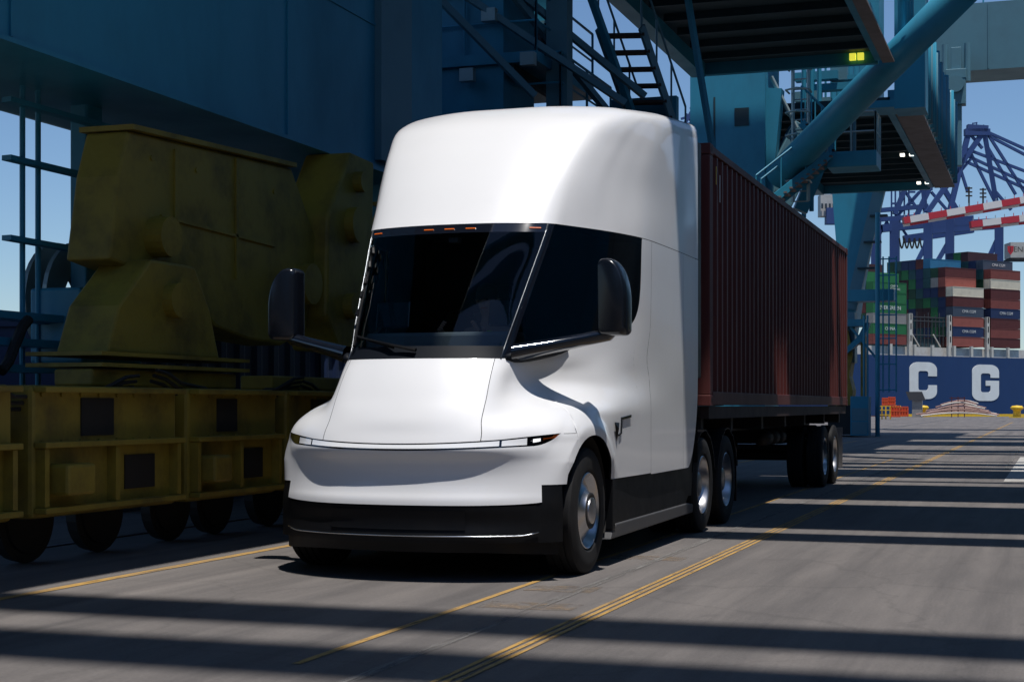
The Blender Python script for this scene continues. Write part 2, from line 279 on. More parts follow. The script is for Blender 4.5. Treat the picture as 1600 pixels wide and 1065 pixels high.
rows = [
 (.20, row(.20, fz(.20, .05))), (.33, row(.33, fz(.33, -.015))), (.45, row(.45, fz(.45, 0))), (.585, row(.585, fz(.585, -.018))), (.63, row(.63, fz(.63, -.012))), (.68, row(.68, fz(.68, .006))), (.75, row(.75, fz(.75, .022))), (.84, row(.84, fz(.84, .026))), (.92, row(.92, fz(.92, .008))),
 (.97, row(.97, fz(.97, -.02))), (1.0, row(1.0, fz(1.0, -.03))), (1.05, row(1.05, fz(1.05, -.012))), (1.12, row(1.12, fz(1.12, .02))),
 (1.22, row(1.22, [(0, 10.985), (.345, 11.025), (.683, 11.155), (.935, 11.345), (1.115, 11.565), (1.21, 12.0)], [(1.25, 12.7), (1.27, 13.5), (1.27, 14.6), (1.27, 15.87)])),
 (1.30, row(1.30, [(0, 11.03), (.34, 11.07), (.675, 11.21), (.86, 11.42), (1.04, 11.66), (1.17, 12.0)], [(1.245, 12.7), (1.27, 13.5), (1.27, 14.6), (1.27, 15.87)])),
 (1.39, row(1.39, [(0, 11.085), (.34, 11.13), (.667, 11.272), (.775, 11.475), (.89, 11.75), (1.04, 12.05)], [(1.205, 12.7), (1.26, 13.5), (1.27, 14.6), (1.27, 15.87)])),
 (1.50, row(1.50, [(0, 11.155), (.33, 11.20), (.659, 11.347), (.735, 11.555), (.82, 11.83), (.96, 12.15)], [(1.15, 12.7), (1.24, 13.5), (1.27, 14.6), (1.27, 15.87)])),
 (1.60, row(1.60, [(0, 11.225), (.33, 11.27), (.654, 11.425), (.735, 11.63), (.82, 11.90), (.945, 12.20)], [(1.125, 12.7), (1.23, 13.5), (1.27, 14.6), (1.27, 15.87)])),
 (1.70, row(1.70, [(0, 11.30), (.33, 11.345), (.65, 11.52), (.76, 11.74), (.86, 12.0), (.98, 12.3)], [(1.12, 12.76), (1.225, 13.45), (1.27, 14.6), (1.27, 15.87)])),
 (2.04, row(2.04, [(0, 11.54), (.35, 11.585), (.69, 11.755), (.80, 11.99), (.91, 12.27), (1.02, 12.55)], [(1.135, 12.96), (1.235, 13.58), (1.27, 14.6), (1.27, 15.87)])),
 (2.40, row(2.40, [(0, 11.80), (.38, 11.845), (.735, 12.01), (.84, 12.22), (.94, 12.47), (1.045, 12.74)], [(1.15, 13.10), (1.24, 13.63), (1.27, 14.6), (1.27, 15.87)])),
 (2.83, row(2.83, [(0, 12.12), (.4, 12.155), (.787, 12.31), (.885, 12.5), (.98, 12.73), (1.07, 12.97)], [(1.155, 13.25), (1.24, 13.68), (1.27, 14.6), (1.27, 15.87)])),
 (3.30, row(3.30, [(0, 12.49), (.42, 12.52), (.80, 12.645), (.905, 12.755), (1.0, 12.96), (1.075, 13.20)], [(1.15, 13.5), (1.22, 13.9), (1.262, 14.7), (1.268, 15.87)])),
 (3.60, row(3.60, [(0, 12.77), (.44, 12.80), (.86, 12.935), (.965, 13.05), (1.05, 13.26), (1.11, 13.48)], [(1.17, 13.74), (1.228, 14.08), (1.262, 14.8), (1.268, 15.87)])),
 (3.85, row(3.85, [(0, 13.07), (.47, 13.10), (.92, 13.26), (1.035, 13.40), (1.105, 13.6), (1.155, 13.82)], [(1.20, 14.05), (1.24, 14.35), (1.262, 14.95), (1.267, 15.87)])),
 (4.02, row(0, [(0, 13.40), (.48, 13.43), (.95, 13.60), (1.075, 13.76), (1.14, 13.96), (1.182, 14.15)], [(1.215, 14.38), (1.24, 14.65), (1.255, 15.15), (1.26, 15.87)], [4.0, 4.0, 3.985, 3.98, 3.985, 3.995, 4.015, 4.04, 4.08, 4.13])),
 (4.30, row(0, [(0, 13.78), (.42, 13.80), (.82, 13.92), (.94, 14.05), (1.01, 14.2), (1.06, 14.38)], [(1.10, 14.58), (1.13, 14.83), (1.15, 15.3), (1.16, 15.87)], [4.08, 4.08, 4.075, 4.075, 4.085, 4.10, 4.12, 4.145, 4.185, 4.235])),
 (4.78, row(0, [(0, 14.22), (.22, 14.23), (.43, 14.30), (.51, 14.39), (.57, 14.5), (.61, 14.62)], [(.64, 14.8), (.67, 15.05), (.70, 15.42), (.72, 15.87)], [4.125, 4.125, 4.13, 4.135, 4.15, 4.165, 4.185, 4.215, 4.26, 4.325])),
 (5.15, row(0, [(0, 14.65), (0, 14.66), (0, 14.7), (0, 14.76), (0, 14.83), (0, 14.93)], [(0, 15.06), (0, 15.26), (0, 15.55), (0, 15.87)], [4.155, 4.155, 4.16, 4.165, 4.175, 4.19, 4.21, 4.24, 4.28, 4.345])),
]
rk = [r[0] for r in rows]; net = [[Vector(p) for p in r[1]] for r in rows]
ck = [0, .36, .76, 1.04, 1.30, 1.66, 2.2, 2.9, 3.9, 5.2]
def herm(ks, ps, t, g0=None, g1=None):
    n = len(ks); t = max(ks[0], min(ks[-1], t)); i = 0
    while i < n - 2 and t > ks[i + 1]: i += 1
    def tan(j):
        if j == 0:
            if g0 is not None: return (ps[1] - g0) / (2 * (ks[1] - ks[0]))
            return (ps[1] - ps[0]) / (ks[1] - ks[0])
        if j == n - 1:
            if g1 is not None: return (g1 - ps[-2]) / (2 * (ks[-1] - ks[-2]))
            return (ps[-1] - ps[-2]) / (ks[-1] - ks[-2])
        h0 = ks[j] - ks[j - 1]; h1 = ks[j + 1] - ks[j]; d0 = (ps[j] - ps[j - 1]) / h0; d1 = (ps[j + 1] - ps[j]) / h1
        return (d0 * h1 + d1 * h0) / (h0 + h1)
    h = ks[i + 1] - ks[i]; s = (t - ks[i]) / h; a, b = ps[i], ps[i + 1]; ta, tb = tan(i) * h, tan(i + 1) * h
    return a * (2 * s ** 3 - 3 * s * s + 1) + ta * (s ** 3 - 2 * s * s + s) + b * (3 * s * s - 2 * s ** 3) + tb * (s ** 3 - s * s)
AY, AZ, AR = 12.0, .50, .60     # front wheel arch
_cc = {}
def S(c, r):
    key = round(c, 5)
    if key not in _cc: _cc[key] = [herm(ck, pr, c, Vector((-pr[1].x, pr[1].y, pr[1].z))) for pr in net]
    cp = _cc[key]; pre = cp[-2]
    p = herm(rk, cp, r, None, Vector((-pre.x, pre.y, pre.z))).copy()
    if r < 1.6 and c > 1.0:
        d = math.hypot(p.y - AY, p.z - AZ)
        if d < AR + .22: p.x += .035 * (1 - max(0, min(1, (d - AR - .07) / .13))) ** 1 * min(1, max(0, (c - 1.0) / .35)) * min(1, max(0, (p.z - .72) / .18))
    return p
def c_at_y(y, r, lo=.9, hi=5.2):
    for _ in range(40):
        m_ = (lo + hi) / 2
        if S(m_, r).y < y: lo = m_
        else: hi = m_
    return (lo + hi) / 2
def c_at_m(m_, r, lo=0, hi=2.2):
    for _ in range(36):
        k = (lo + hi) / 2
        if S(k, r).x < m_: lo = k
        else: hi = k
    return (lo + hi) / 2
def arch_z(c):   # lowest z on this column that is outside the arch
    p = S(c, .8)
    if abs(p.y - AY) > AR + .05: return -1
    lo, hi = .30, 1.25
    if math.hypot(S(c, lo).y - AY, lo - AZ) > AR and abs(S(c, AZ).y - AY) > AR: return -1
    lo = AZ
    for _ in range(30):
        k = (lo + hi) / 2; q = S(c, k)
        if math.hypot(q.y - AY, q.z - AZ) < AR: lo = k
        else: hi = k
    return hi
def surf(name, m, cs, lo, hi, nr=12, parent=truck, sides=(1, -1), off=0, smooth=True, thick=0, both=True, rmap=None):
    """panel of the cab skin: columns cs, each running from lo(c) to hi(c)"""
    mbs = []; mb = MB()
    for sg in sides:
        vs = []; fs = []
        for c in cs:
            a, b = lo(c), hi(c)
            for j in range(nr + 1):
                r = a + (b - a) * j / nr; p = S(c, r)
                if off:
                    e = .01; du = S(min(5.2, c + e), r) - S(max(0, c - e), r); dv = S(c, r + e) - S(c, r - e); nn = du.cross(dv)
                    if nn.length > 1e-9:
                        nn.normalize(); p = p + nn * off
                    if c == 0: p.x = 0
                vs.append((TX + sg * p.x, p.y, p.z))
        k = nr + 1
        for i in range(len(cs) - 1):
            for j in range(nr): fs.append((i * k + j, (i + 1) * k + j, (i + 1) * k + j + 1, i * k + j + 1))
        mb.add(vs, fs)
        if not both: mbs.append(mb); mb = MB()
    if both: mbs = [mb]
    out = []
    for b in mbs:
        o = b.build(name, m, parent, smooth=smooth, weld=True)
        if thick: s_ = o.modifiers.new('solidify', 'SOLIDIFY'); s_.thickness = thick; s_.offset = -1
        out.append(o)
    return out
def lin(a, b, n): return [a + (b - a) * i / n for i in range(n + 1)]
GP = .004
ZW0, ZW1 = 1.70, 2.83                       # foot and head of the windscreen
cP = ck[2]                                  # pillar column
cE = c_at_y(13.66, 2.83)                    # rear edge of the side glass
cE0 = cE - .34
def belt(c):
    # lower edge of the side glass
    if c <= cP: return ZW0
    t = (c - cP) / (cE0 - cP)
    if t <= 1: return ZW0 + .025 * t + .28 * t ** 1.5
    s_ = min(1, (c - cE0) / (cE - cE0)); return 2.005 + .07 * s_ + .30 * (1 - math.sqrt(max(0, 1 - s_ ** 3)))
beltE = belt(cE)
def ztop(c):
    m_ = S(c, 1.05).x; return 1.045 + .030 * min(1, m_ / .786) ** 2 + max(0, m_ - .786) / .376 * .045
def zbot(c):
    m_ = S(c, 1.03).x; t = max(0, (m_ - .98) / .185); return .998 + .022 * min(1, m_ / .786) ** 2 + max(0, m_ - .786) * .05 + .088 * min(1, t) ** 2.2
cT = c_at_m(1.165, 1.11)                    # outer tip of the headlights
cS = c_at_m(.786, 1.05)                     # seam between the strip and the lamp
cH = .70                                    # hood seam
cA0 = c_at_y(AY - AR + .004, .55); cA1 = c_at_y(AY + AR - .004, .75)
cN = c_at_m(1.06, .66)                      # notch between white bumper and black corner
zWB = .725                                  # lower edge of the white side skin
import bisect
# roof and forehead
surf('roof_fairing', M['white'], lin(0, 5.2, 64), lambda c: ZW1 + GP, lambda c: 5.15, 40, both=True)
surf('windscreen', M['glass'], lin(0, cP - .006, 16), lambda c: ZW0 + .10, lambda c: ZW1 - .075, 14)
surf('windscreen_frit', M['blackgl'], lin(0, cP - .006, 16), lambda c: ZW1 - .075, lambda c: ZW1 - .002, 2)
surf('cowl_panel', M['cowl'], lin(0, cP - .006, 16), lambda c: ZW0 + .004, lambda c: ZW0 + .10, 3)
surf('pillar_trim', M['blackgl'], lin(cP + .006, cP + .085, 4), lambda c: belt(c) + GP, lambda c: ZW1 - .002, 14, both=False)
cG1 = c_at_y(13.0, 2.5)
gcs = sorted(set(lin(cP + .085, cE0, 20) + lin(cE0, cE, 26)))
surf('side_window', M['glassd'], [c for c in gcs if c <= cG1] + [cG1 - .004], lambda c: belt(c) + GP, lambda c: ZW1 - .002, 12, both=False)
surf('rear_side_window', M['glassd'], [cG1 + .008] + [c for c in gcs if c > cG1 + .008 and c <= cE - .004], lambda c: min(ZW1 - .02, belt(c) + GP), lambda c: ZW1 - .002, 12, both=False)
surf('window_divider', M['blackpl'], [cG1 - .006, cG1 + .01], lambda c: belt(c) + GP, lambda c: ZW1 - .002, 10, both=False, off=-.004)
# bright pillar moulding
for sg in (1, -1):
    pts = [S(cP, r) for r in lin(ZW0 - .002, ZW1, 14)]
    MB().tube([(TX + sg * p.x, p.y - .004, p.z) for p in pts], .0065, 6).build('pillar_moulding', M['pillar'], truck, smooth=True)
# hood
surf('hood', M['white'], lin(0, cH - .003, 18), lambda c: ztop(c) + .004, lambda c: ZW0, 26)
# fender and door skin (from the hood seam to the rear door seam)
cD = c_at_y(13.80, 1.8)
def lowside(c):
    if c < cT: return ztop(c) + .004
    a = arch_z(c); z0 = 1.122 if S(c, 1.12).y < 11.66 else zWB
    if S(c, .8).y > AY: z0 = zWB
    return max(z0, a)
fcs = sorted(set(lin(cH + .003, cT, 22) + lin(cT, cA1 + .05, 70) + lin(cA1 + .05, cD, 20) + lin(cE0, cE, 24)))
fcs = [c for c in fcs if c <= cD - .002]
fcsA = [c for c in fcs if c <= cE] ; fcsA.append(cE)
fcsA = sorted(set(fcsA))
surf('fender_and_door', M['white'], fcsA, lowside, lambda c: belt(c) if c < cE - 1e-6 else beltE, 34, both=False)
for c_a, c_b, nm in ((cE + .0005, c_at_y(13.80, 1.8) - .003, 'door_rear_frame'),):
    surf(nm, M['white'], lin(cE, c_b, 6), lambda c: zWB, lambda c: ZW1 - .002, 34, both=False)
# sleeper panels
def rearz(c):
    y = S(c, 1.0).y
    if y < 15.40: return zWB - .01
    t = (y - 15.40) / .47; return zWB - .01 + .95 * (1 - math.sqrt(max(0, 1 - min(1, t) ** 1.6)))
cR1 = c_at_y(15.18, 2.0)
surf('sleeper_panel', M['white'], lin(cD + .003, cR1 - .003, 14), lambda c: rearz(c), lambda c: ZW1 - .002, 30, both=False)
surf('rear_side_panel', M['white'], lin(cR1 + .002, 5.2, 40), lambda c: rearz(c), lambda c: ZW1 - .002, 30, both=False)
# bumper skin
def bl(c):
    z0 = .735; return max(z0, arch_z(c) if c > cT else -1)
def bh(c): return zbot(c) - .003 if c <= cT else 1.118
bcs = sorted(set(lin(0, cN, 26) + lin(cN, cT, 12)))
bcs2 = [c for c in lin(cT, c_at_y(11.66, 1.0), 40) if bl(c) < 1.10]
surf('bumper', M['white'], bcs + bcs2[1:], bl, bh, 26)
surf('bumper_chin', M['white'], lin(0, cN, 30), lambda c: .585 + .02 * (c / cN) ** 6, lambda c: .7352, 12)
# black lower bumper and corners
def l2h(c): return (.581 if c < cN else .731)
def l2l(c): return .30
cAf = c_at_y(AY - AR + .012, .5)
surf('lower_bumper', M['blackpl'], sorted(set(lin(0, cN, 22) + lin(cN + .001, cAf, 44))), l2l, l2h, 12, off=-.004)
surf('intake_grille', M['blackpl'], lin(0, c_at_m(.55, .5), 10), lambda c: .40, lambda c: .55, 3, off=.006)
for sg in (1,):
    pts = []
    for c in lin(0, cN - .02, 20): p = S(c, .355); pts.append((TX + p.x, p.y - .012, p.z + (.03 * max(0, (p.x - .9) / .16) ** 2)))
    pl = [(2 * TX - x, y, z) for x, y, z in reversed(pts[1:])] + pts
    MB().tube(pl, .0055, 6).build('bumper_trim_line', M['chrome'], truck, smooth=True)
surf('bumper_valance', M['blackpl'], lin(0, cAf, 26), lambda c: .20, lambda c: .30, 3, off=-.05)
# light strip: black recess, white bars, lamps
surf('light_recess', M['blackgl'], lin(0, cT, 30), lambda c: zbot(c) - .002, lambda c: ztop(c) + .003, 4, off=-.008)
surf('light_bar', M['lampw'], lin(0, cS - .008, 20), lambda c: zbot(c) + .012, lambda c: ztop(c) - .005, 3, off=-.003)
cL = c_at_m(.955, 1.06)
hl = []
for sg in (1, -1):
    h_ = surf('headlight', M['lampw'], lin(cS + .008, cL, 10), lambda c: zbot(c) + .01, lambda c: ztop(c) - .006, 4, off=-.004, sides=(sg,))[0]
    surf('lamp_cover', M['lampglass'], lin(cL, cT - .004, 10), lambda c: zbot(c) + .002, lambda c: ztop(c) - .001, 4, off=-.001, sides=(sg,), parent=h_)
    surf('lamp_led', M['led'], lin(cL + .045, cL + .105, 3), lambda c: zbot(c) + .025, lambda c: ztop(c) - .018, 3, off=-.006, sides=(sg,), parent=h_)
    surf('lamp_led', M['led'], lin(cL + .012, cL + .04, 3), lambda c: zbot(c) + .038, lambda c: ztop(c) - .03, 3, off=-.006, sides=(sg,), parent=h_)
    surf('turn_signal', M['amberoff'], lin(cL + .125, cT - .035, 3), lambda c: zbot(c) + .02, lambda c: ztop(c) - .018, 3, off=-.006, sides=(sg,), parent=h_)
    surf('turn_signal_bar', M['amber'], lin(cL + .125, cT - .03, 3), lambda c: ztop(c) - .028, lambda c: ztop(c) - .020, 1, off=-.004, sides=(sg,), parent=h_)
# dark backing behind the seams (kept off the glass)
surf('inner_shell', M['blackpl'], sorted(set(lin(0, cT, 20) + lin(cT, cA1 + .05, 50) + lin(cA1 + .05, cE, 14))), lambda c: max(.60 if c < cN else .74, arch_z(c) if c > cT else -1), lambda c: belt(c) - .015, 24, off=-.022)
surf('inner_shell', M['blackpl'], lin(cE + .01, 5.2, 24), lambda c: max(.74, rearz(c) + .02), lambda c: 2.80, 20, off=-.022)
surf('inner_shell', M['blackpl'], lin(0, 5.2, 40), lambda c: 2.845, lambda c: 5.15, 20, off=-.03)
surf('headliner_edge', M['blackpl'], lin(0, 5.2, 40), lambda c: 2.79, lambda c: 2.87, 2, off=-.03)
# marker lamps over the windscreen
for mm in (-.70, -.185, 0, .185, .70):
    c = c_at_m(abs(mm), 2.79); b = MB(); sg = 1 if mm >= 0 else -1; w_ = .085 / 2
    q = []
    for dm in (-w_, w_):
        cc = c_at_m(abs(mm + dm), 2.79); p = S(cc, 2.79); q.append((TX + (1 if mm + dm >= 0 else -1) * p.x, p.y - .004, p.z))
    b.tube(q, .006, 6).build('marker_light', M['amber'], truck)
# side seams / handle / camera wedge on the left flank and right flank
for sg in (1, -1):
    X = lambda y, z: TX + sg * (S(c_at_y(y, z), z).x)
    b = MB()
    b.beam((X(12.86, 1.19) + sg * .006, 12.86, 1.225), (X(13.12, 1.24) + sg * .006, 13.14, 1.245), .012, .022)
    b.beam((X(12.86, 1.19) + sg * .006, 12.865, 1.235), (X(12.86, 1.1) + sg * .006, 12.855, 1.10), .012, .018)
    b.beam((X(12.86, 1.1) + sg * .006, 12.855, 1.105), (X(12.8, 1.09) + sg * .006, 12.78, 1.085), .012, .014)
    b.build('door_handle', M['blackgl'], truck)
    MB().add([(X(12.66, 1.19) + sg * .012, 12.64, 1.195), (X(12.76, 1.19) + sg * .012, 12.78, 1.19), (X(12.7, 1.03) + sg * .008, 12.72, 1.03), (X(12.7, 1.1) + sg * .03, 12.71, 1.14)],
             [(0, 1, 3), (1, 2, 3), (2, 0, 3)]).build('side_camera', M['blackpl'], truck)
    # wheel well, inner liner
    b = MB(); n = 36
    def wx(y): return TX + sg * (min(1.20, S(c_at_y(y, .8), .8).x - .045) if y < AY else 1.20)
    for t0 in range(n):
        a0 = math.pi * (-.12 + 1.24 * t0 / n); a1 = math.pi * (-.12 + 1.24 * (t0 + 1) / n); r_ = AR + .002
        xi = TX + sg * .55
        b.add([(wx(AY + r_ * math.cos(a0)), AY + r_ * math.cos(a0), AZ + r_ * math.sin(a0)), (wx(AY + r_ * math.cos(a1)), AY + r_ * math.cos(a1), AZ + r_ * math.sin(a1)), (xi, AY + r_ * math.cos(a1), AZ + r_ * math.sin(a1)), (xi, AY + r_ * math.cos(a0), AZ + r_ * math.sin(a0))], [(0, 1, 2, 3)])
    b.add([(TX + sg * .55, AY - .7, .3), (TX + sg * .55, AY + .7, .3), (TX + sg * .55, AY + .7, 1.12), (TX + sg * .55, AY - .7, 1.12)], [(0, 1, 2, 3)])
    b.build('wheel_well', M['chassis'], truck)
    # lower skirt and running board
    xs = sorted((TX + sg * 1.10, TX + sg * 1.235))
    MB().prism([(12.66, .34), (15.45, .34), (15.62, .45), (15.55, .80), (12.64, .728)], xs[0], xs[1], 0).build('side_skirt', M['blackpl'], truck, bevel=.01)
    xs = sorted((TX + sg * 1.09, TX + sg * 1.25))
    MB().prism([(12.56, .225), (15.72, .245), (15.74, .33), (15.5, .355), (12.74, .345), (12.62, .30)], xs[0], xs[1], 0).build('running_board', M['step'], truck, bevel=.012)
    xs = sorted((TX + sg * 1.12, TX + sg * 1.255))
    MB().prism([(12.60, .30), (12.69, .30), (12.69, .728), (12.60, .728)], xs[0], xs[1], 0).build('arch_end_trim', M['blackpl'], truck, bevel=.008)
# rear wall of the cab, rear seal, chassis
b = MB(); cs = [S(5.2, r) for r in lin(.75, 5.15, 40)]; n = len(cs)
vs = [(TX + p.x, 15.85, p.z) for p in cs] + [(TX - p.x, 15.85, p.z) for p in reversed(cs)]; b.add(vs, [tuple(range(len(vs)))]); b.build('cab_back_wall', M['blackpl'], truck)
for sg in (1, -1):
    xs = sorted((TX + sg * 1.20, TX + sg * 1.25))
    box('side_extender', M['blackpl'], truck, xs[0], xs[1], 15.86, 16.12, 1.62, 4.06, bevel=.01)
box('cab_floor', M['blackpl'], truck, TX - 1.08, TX + 1.08, 12.66, 15.84, .42, .60)
box('front_underbody', M['chassis'], truck, TX - .54, TX + .54, 11.1, 12.7, .24, .62)
for sg in (1, -1): box('frame_rail', M['chassis'], truck, TX + sg * .43 - .04, TX + sg * .43 + .04, 12.2, 18.3, .66, .92)
box('front_axle', M['chassis'], truck, TX - 1.0, TX + 1.0, 11.93, 12.07, .43, .57, bevel=.02)
box('battery_pack', M['chassis'], truck, TX - 1.12, TX + 1.12, 12.9, 15.5, .36, .66, bevel=.02)
MB().prism([(TX - .5, 16.5), (TX + .5, 16.5), (TX + .45, 17.5), (TX + .1, 17.62), (TX - .1, 17.62), (TX - .45, 17.5)], 1.02, 1.09, 2).build('fifth_wheel', M['chassis'], truck)
AX1, AX2 = 16.33, 17.60
for y in (AX1, AX2): box('drive_axle', M['chassis'], truck, TX - .7, TX + .7, y - .09, y + .09, .42, .60, bevel=.03)
for sg in (1, -1):
    b = MB()
    for y in (AX1, AX2):
        for t0 in range(10):
            a0 = math.pi * (.08 + .84 * t0 / 10); a1 = math.pi * (.08 + .84 * (t0 + 1) / 10); r_ = .575
            xo = TX + sg * 1.24; xi = TX + sg * .62
            b.add([(xo, y + r_ * math.cos(a0), .5 + r_ * math.sin(a0)), (xo, y + r_ * math.cos(a1), .5 + r_ * math.sin(a1)), (xi, y + r_ * math.cos(a1), .5 + r_ * math.sin(a1)), (xi, y + r_ * math.cos(a0), .5 + r_ * math.sin(a0))], [(0, 1, 2, 3)])
    o = b.build('rear_mudguard', M['blackpl'], truck); s_ = o.modifiers.new('s', 'SOLIDIFY'); s_.thickness = .01
    xs = sorted((TX + sg * .75, TX + sg * 1.22)); box('mud_flap', M['blackpl'], truck, xs[0], xs[1], 18.22, 18.235, .22, .85)
    xs = sorted((TX + sg * 1.10, TX + sg * 1.232))
    MB().prism([(15.42, .42), (15.72, .42), (15.80, .75), (15.86, 1.05), (15.86, 1.5), (15.80, 1.3), (15.62, .78)], xs[0], xs[1], 0).build('rear_corner_trim', M['blackpl'], truck)

def tyre_profile(w, r):
    p = []; h = w / 2
    p += [(-h * .72, .295), (-h * .95, .33), (-h, .40), (-h * .97, r - .055), (-h * .86, r - .012)]
    n = 4
    for i in range(n):
        a = -h * .82 + 1.64 * h * i / n; b = -h * .82 + 1.64 * h * (i + 1) / n
        p += [(a + .006, r), (b - .010, r), (b - .009, r - .012), (b + .003, r - .012)]
    p[-2:] = []
    p += [(h * .86, r - .012), (h * .97, r - .055), (h, .40), (h * .95, .33), (h * .72, .295)]
    return p
def wheel(parent, xc, y, sg, kind, w=.285, r=.5, zc=.5):
    """xc is the outer face; sg=+1 for the +x side"""
    c = (xc - sg * w / 2, y, zc)
    t = MB().lathe(tyre_profile(w, r), c, 0, 64, sg).build('tyre', M['tyre'], parent, smooth=True)
    t.data.set_sharp_from_angle(angle=R(28)) if hasattr(t.data, 'set_sharp_from_angle') else None
    o = t; h = w / 2
    if kind == 'steer':
        prof = [(-h * .6, .290), (h * .74, .296), (h * .86, .305), (h * .90, .298), (h * .80, .283), (h * .55, .268), (h * .45, .255), (h * .62, .20), (h * .86, .155), (h * 1.0, .145), (h * 1.0, .125), (h * .9, .122), (h * .92, .11), (h * 1.12, .105), (h * 1.15, .09), (h * 1.15, .001)]
    else:
        prof = [(-h * .6, .290), (h * .74, .296), (h * .86, .305), (h * .90, .298), (h * .78, .283), (h * .1, .268), (-h * .35, .255), (-h * .40, .19), (-h * .10, .16), (-h * .10, .135), (h * .55, .13), (h * .62, .115), (h * .62, .001)]
    rim = MB().lathe(prof, c, 0, 48, sg).build('rim', M['alu'], o, smooth=True)
    rim.data.set_sharp_from_angle(angle=R(40)) if hasattr(rim.data, 'set_sharp_from_angle') else None
    nb = MB(); xo = (h * .74 if kind == 'steer' else -h * .25)
    for k in range(10):
        a = 2 * math.pi * k / 10; rr = .165 if kind == 'steer' else .172
        if kind == 'steer': break
        q = (c[0] + sg * xo, y + rr * math.cos(a), zc + rr * math.sin(a)); nb.tube([q, (q[0] + sg * .035, q[1], q[2])], .013, 6)
    if kind != 'steer': nb.build('wheel_nuts', M['chrome'], o)['kind'] = 'stuff'
    if kind == 'steer':
        MB().lathe([(h * 1.0, .146), (h * 1.06, .142), (h * 1.06, .118), (h * .95, .112), (h * .93, .08)], c, 0, 40, sg).build('hub_ring', M['chassis'], o, smooth=True)
    return o
for sg in (1, -1):
    wheel(truck, TX + sg * 1.235, AY, sg, 'steer')
    for y in (AX1, AX2):
        wheel(truck, TX + sg * 1.24, y, sg, 'drive', .27)
        wheel(truck, TX + sg * .93, y, sg, 'drive', .27)
# mirrors: curved arm from the pillar foot and an upright head
for sg in (1, -1):
    b = MB(); p0 = Vector((TX + sg * .72, 11.66, 1.745))
    pts = [p0, (TX + sg * .95, 11.80, 1.80), (TX + sg * 1.2, 11.93, 1.855), (TX + sg * 1.40, 11.99, 1.90), (TX + sg * 1.47, 12.0, 1.97)]
    n = len(pts); vs = []; fs = []
    wz = [.075, .062, .055, .055, .055]; wy = [.11, .11, .10, .085, .06]
    for (p, a, c_) in zip(pts, wy, wz):
        p = Vector(p)
        for k in range(10):
            t = 2 * math.pi * k / 10; vs.append((p.x, p.y + a * math.cos(t), p.z + c_ * math.sin(t)))
    for i in range(n - 1):
        for k in range(10): fs.append((i * 10 + k, i * 10 + (k + 1) % 10, (i + 1) * 10 + (k + 1) % 10, (i + 1) * 10 + k))
    arm = b.add(vs, fs).build('mirror_arm', M['blackgl'], truck, smooth=True)
    # base fairing along the belt
    qs = [S(c, belt(c) + .02) for c in lin(cP + .02, cP + .75, 8)]
    b = MB(); b.tube([(TX + sg * (q.x + .012), q.y, q.z - .012) for q in qs], [.02, .045, .05, .05, .045, .04, .034, .026, .012], 8).build('belt_trim', M['cowl'], truck, smooth=True)
    # head: rounded box, outline in x-z, depth in y
    x0, x1, z0, z1 = 1.315, 1.565, 1.885, 2.50; o_ = []
    def arc(cx, cz, r, a0, a1, n=8): return [(cx + r * math.cos(R(a0 + (a1 - a0) * i / n)), cz + r * math.sin(R(a0 + (a1 - a0) * i / n))) for i in range(n + 1)]
    o_ = arc(x0 + .045, z0 + .045, .045, 180, 270) + arc(x1 - .05, z0 + .05, .05, 270, 360) + [(x1 - .17 + .17 * math.cos(R(t * 9)), z1 - .35 + .345 * math.sin(R(t * 9))) for t in range(11)] + arc(x0 + .05, z1 - .055, .05, 100, 180)
    o_ = [(a - .02 * 0, z_) for a, z_ in o_]
    nn = len(o_); cx = sum(a for a, _ in o_) / nn; cz = sum(z_ for _, z_ in o_) / nn
    vs = []; fs = []
    prof = [(-.105, .80), (-.10, .90), (-.075, .97), (-.03, 1.0), (.06, 1.0), (.085, .985), (.09, .95)]
    for (dy, sc_) in prof:
        for a, z_ in o_: vs.append((TX + sg * (cx + (a - cx) * sc_), 11.97 + dy - .12 * (a - 1.44) * 1, cz + (z_ - cz) * (1 - (1 - sc_) * .55)))
    for i in range(len(prof) - 1):
        for k in range(nn): fs.append((i * nn + k, i * nn + (k + 1) % nn, (i + 1) * nn + (k + 1) % nn, (i + 1) * nn + k))
    fs.append(tuple(range(nn))); fs.append(tuple(range((len(prof) - 1) * nn, len(prof) * nn)))
    head = MB().add(vs, fs).build('mirror_head', M['mirror'], truck, smooth=True)
    vs = [(TX + sg * (cx + (a - cx) * .86), 11.97 + .094 - .12 * (a - 1.44), cz + (z_ - cz) * .9) for a, z_ in o_]
    MB().add(vs, [tuple(range(nn))]).build('mirror_glass', M['alu'], head)
# wipers
for k, (m0, m1, z1) in enumerate(((-.30, -.62, 1.80), (.10, -.55, 1.84))):
    pass
def onws(m_, z, o=.03):
    c = c_at_m(abs(m_), z); p = S(c, z); return (TX + math.copysign(p.x, m_), p.y - o, p.z + o * .4)
w = MB(); w.tube([onws(.02, 1.755, .03), onws(-.2, 1.79, .05), onws(-.55, 1.86, .05)], [.018, .012, .008], 6).build('wiper_arm', M['blackpl'], truck)
w = MB(); w.tube([onws(-.18, 1.775, .03), onws(-.62, 1.885, .03)], .011, 6).build('wiper_blade', M['blackpl'], truck)
w = MB(); w.tube([onws(-.60, 1.80, .035), onws(-.625, 2.15, .045), onws(-.64, 2.30, .04)], [.014, .009, .007], 6).build('wiper_arm', M['blackpl'], truck)
w = MB(); w.tube([onws(-.62, 1.87, .03), onws(-.69, 2.66, .03)], .011, 6).build('wiper_blade', M['blackpl'], truck)
w = MB()
for z in (2.05, 2.2, 2.32, 2.46, 2.58): w.tube([onws(-.655, z, .045), onws(-.655 - (z - 2.2) * .06, z + .05, .045)], .016, 6)
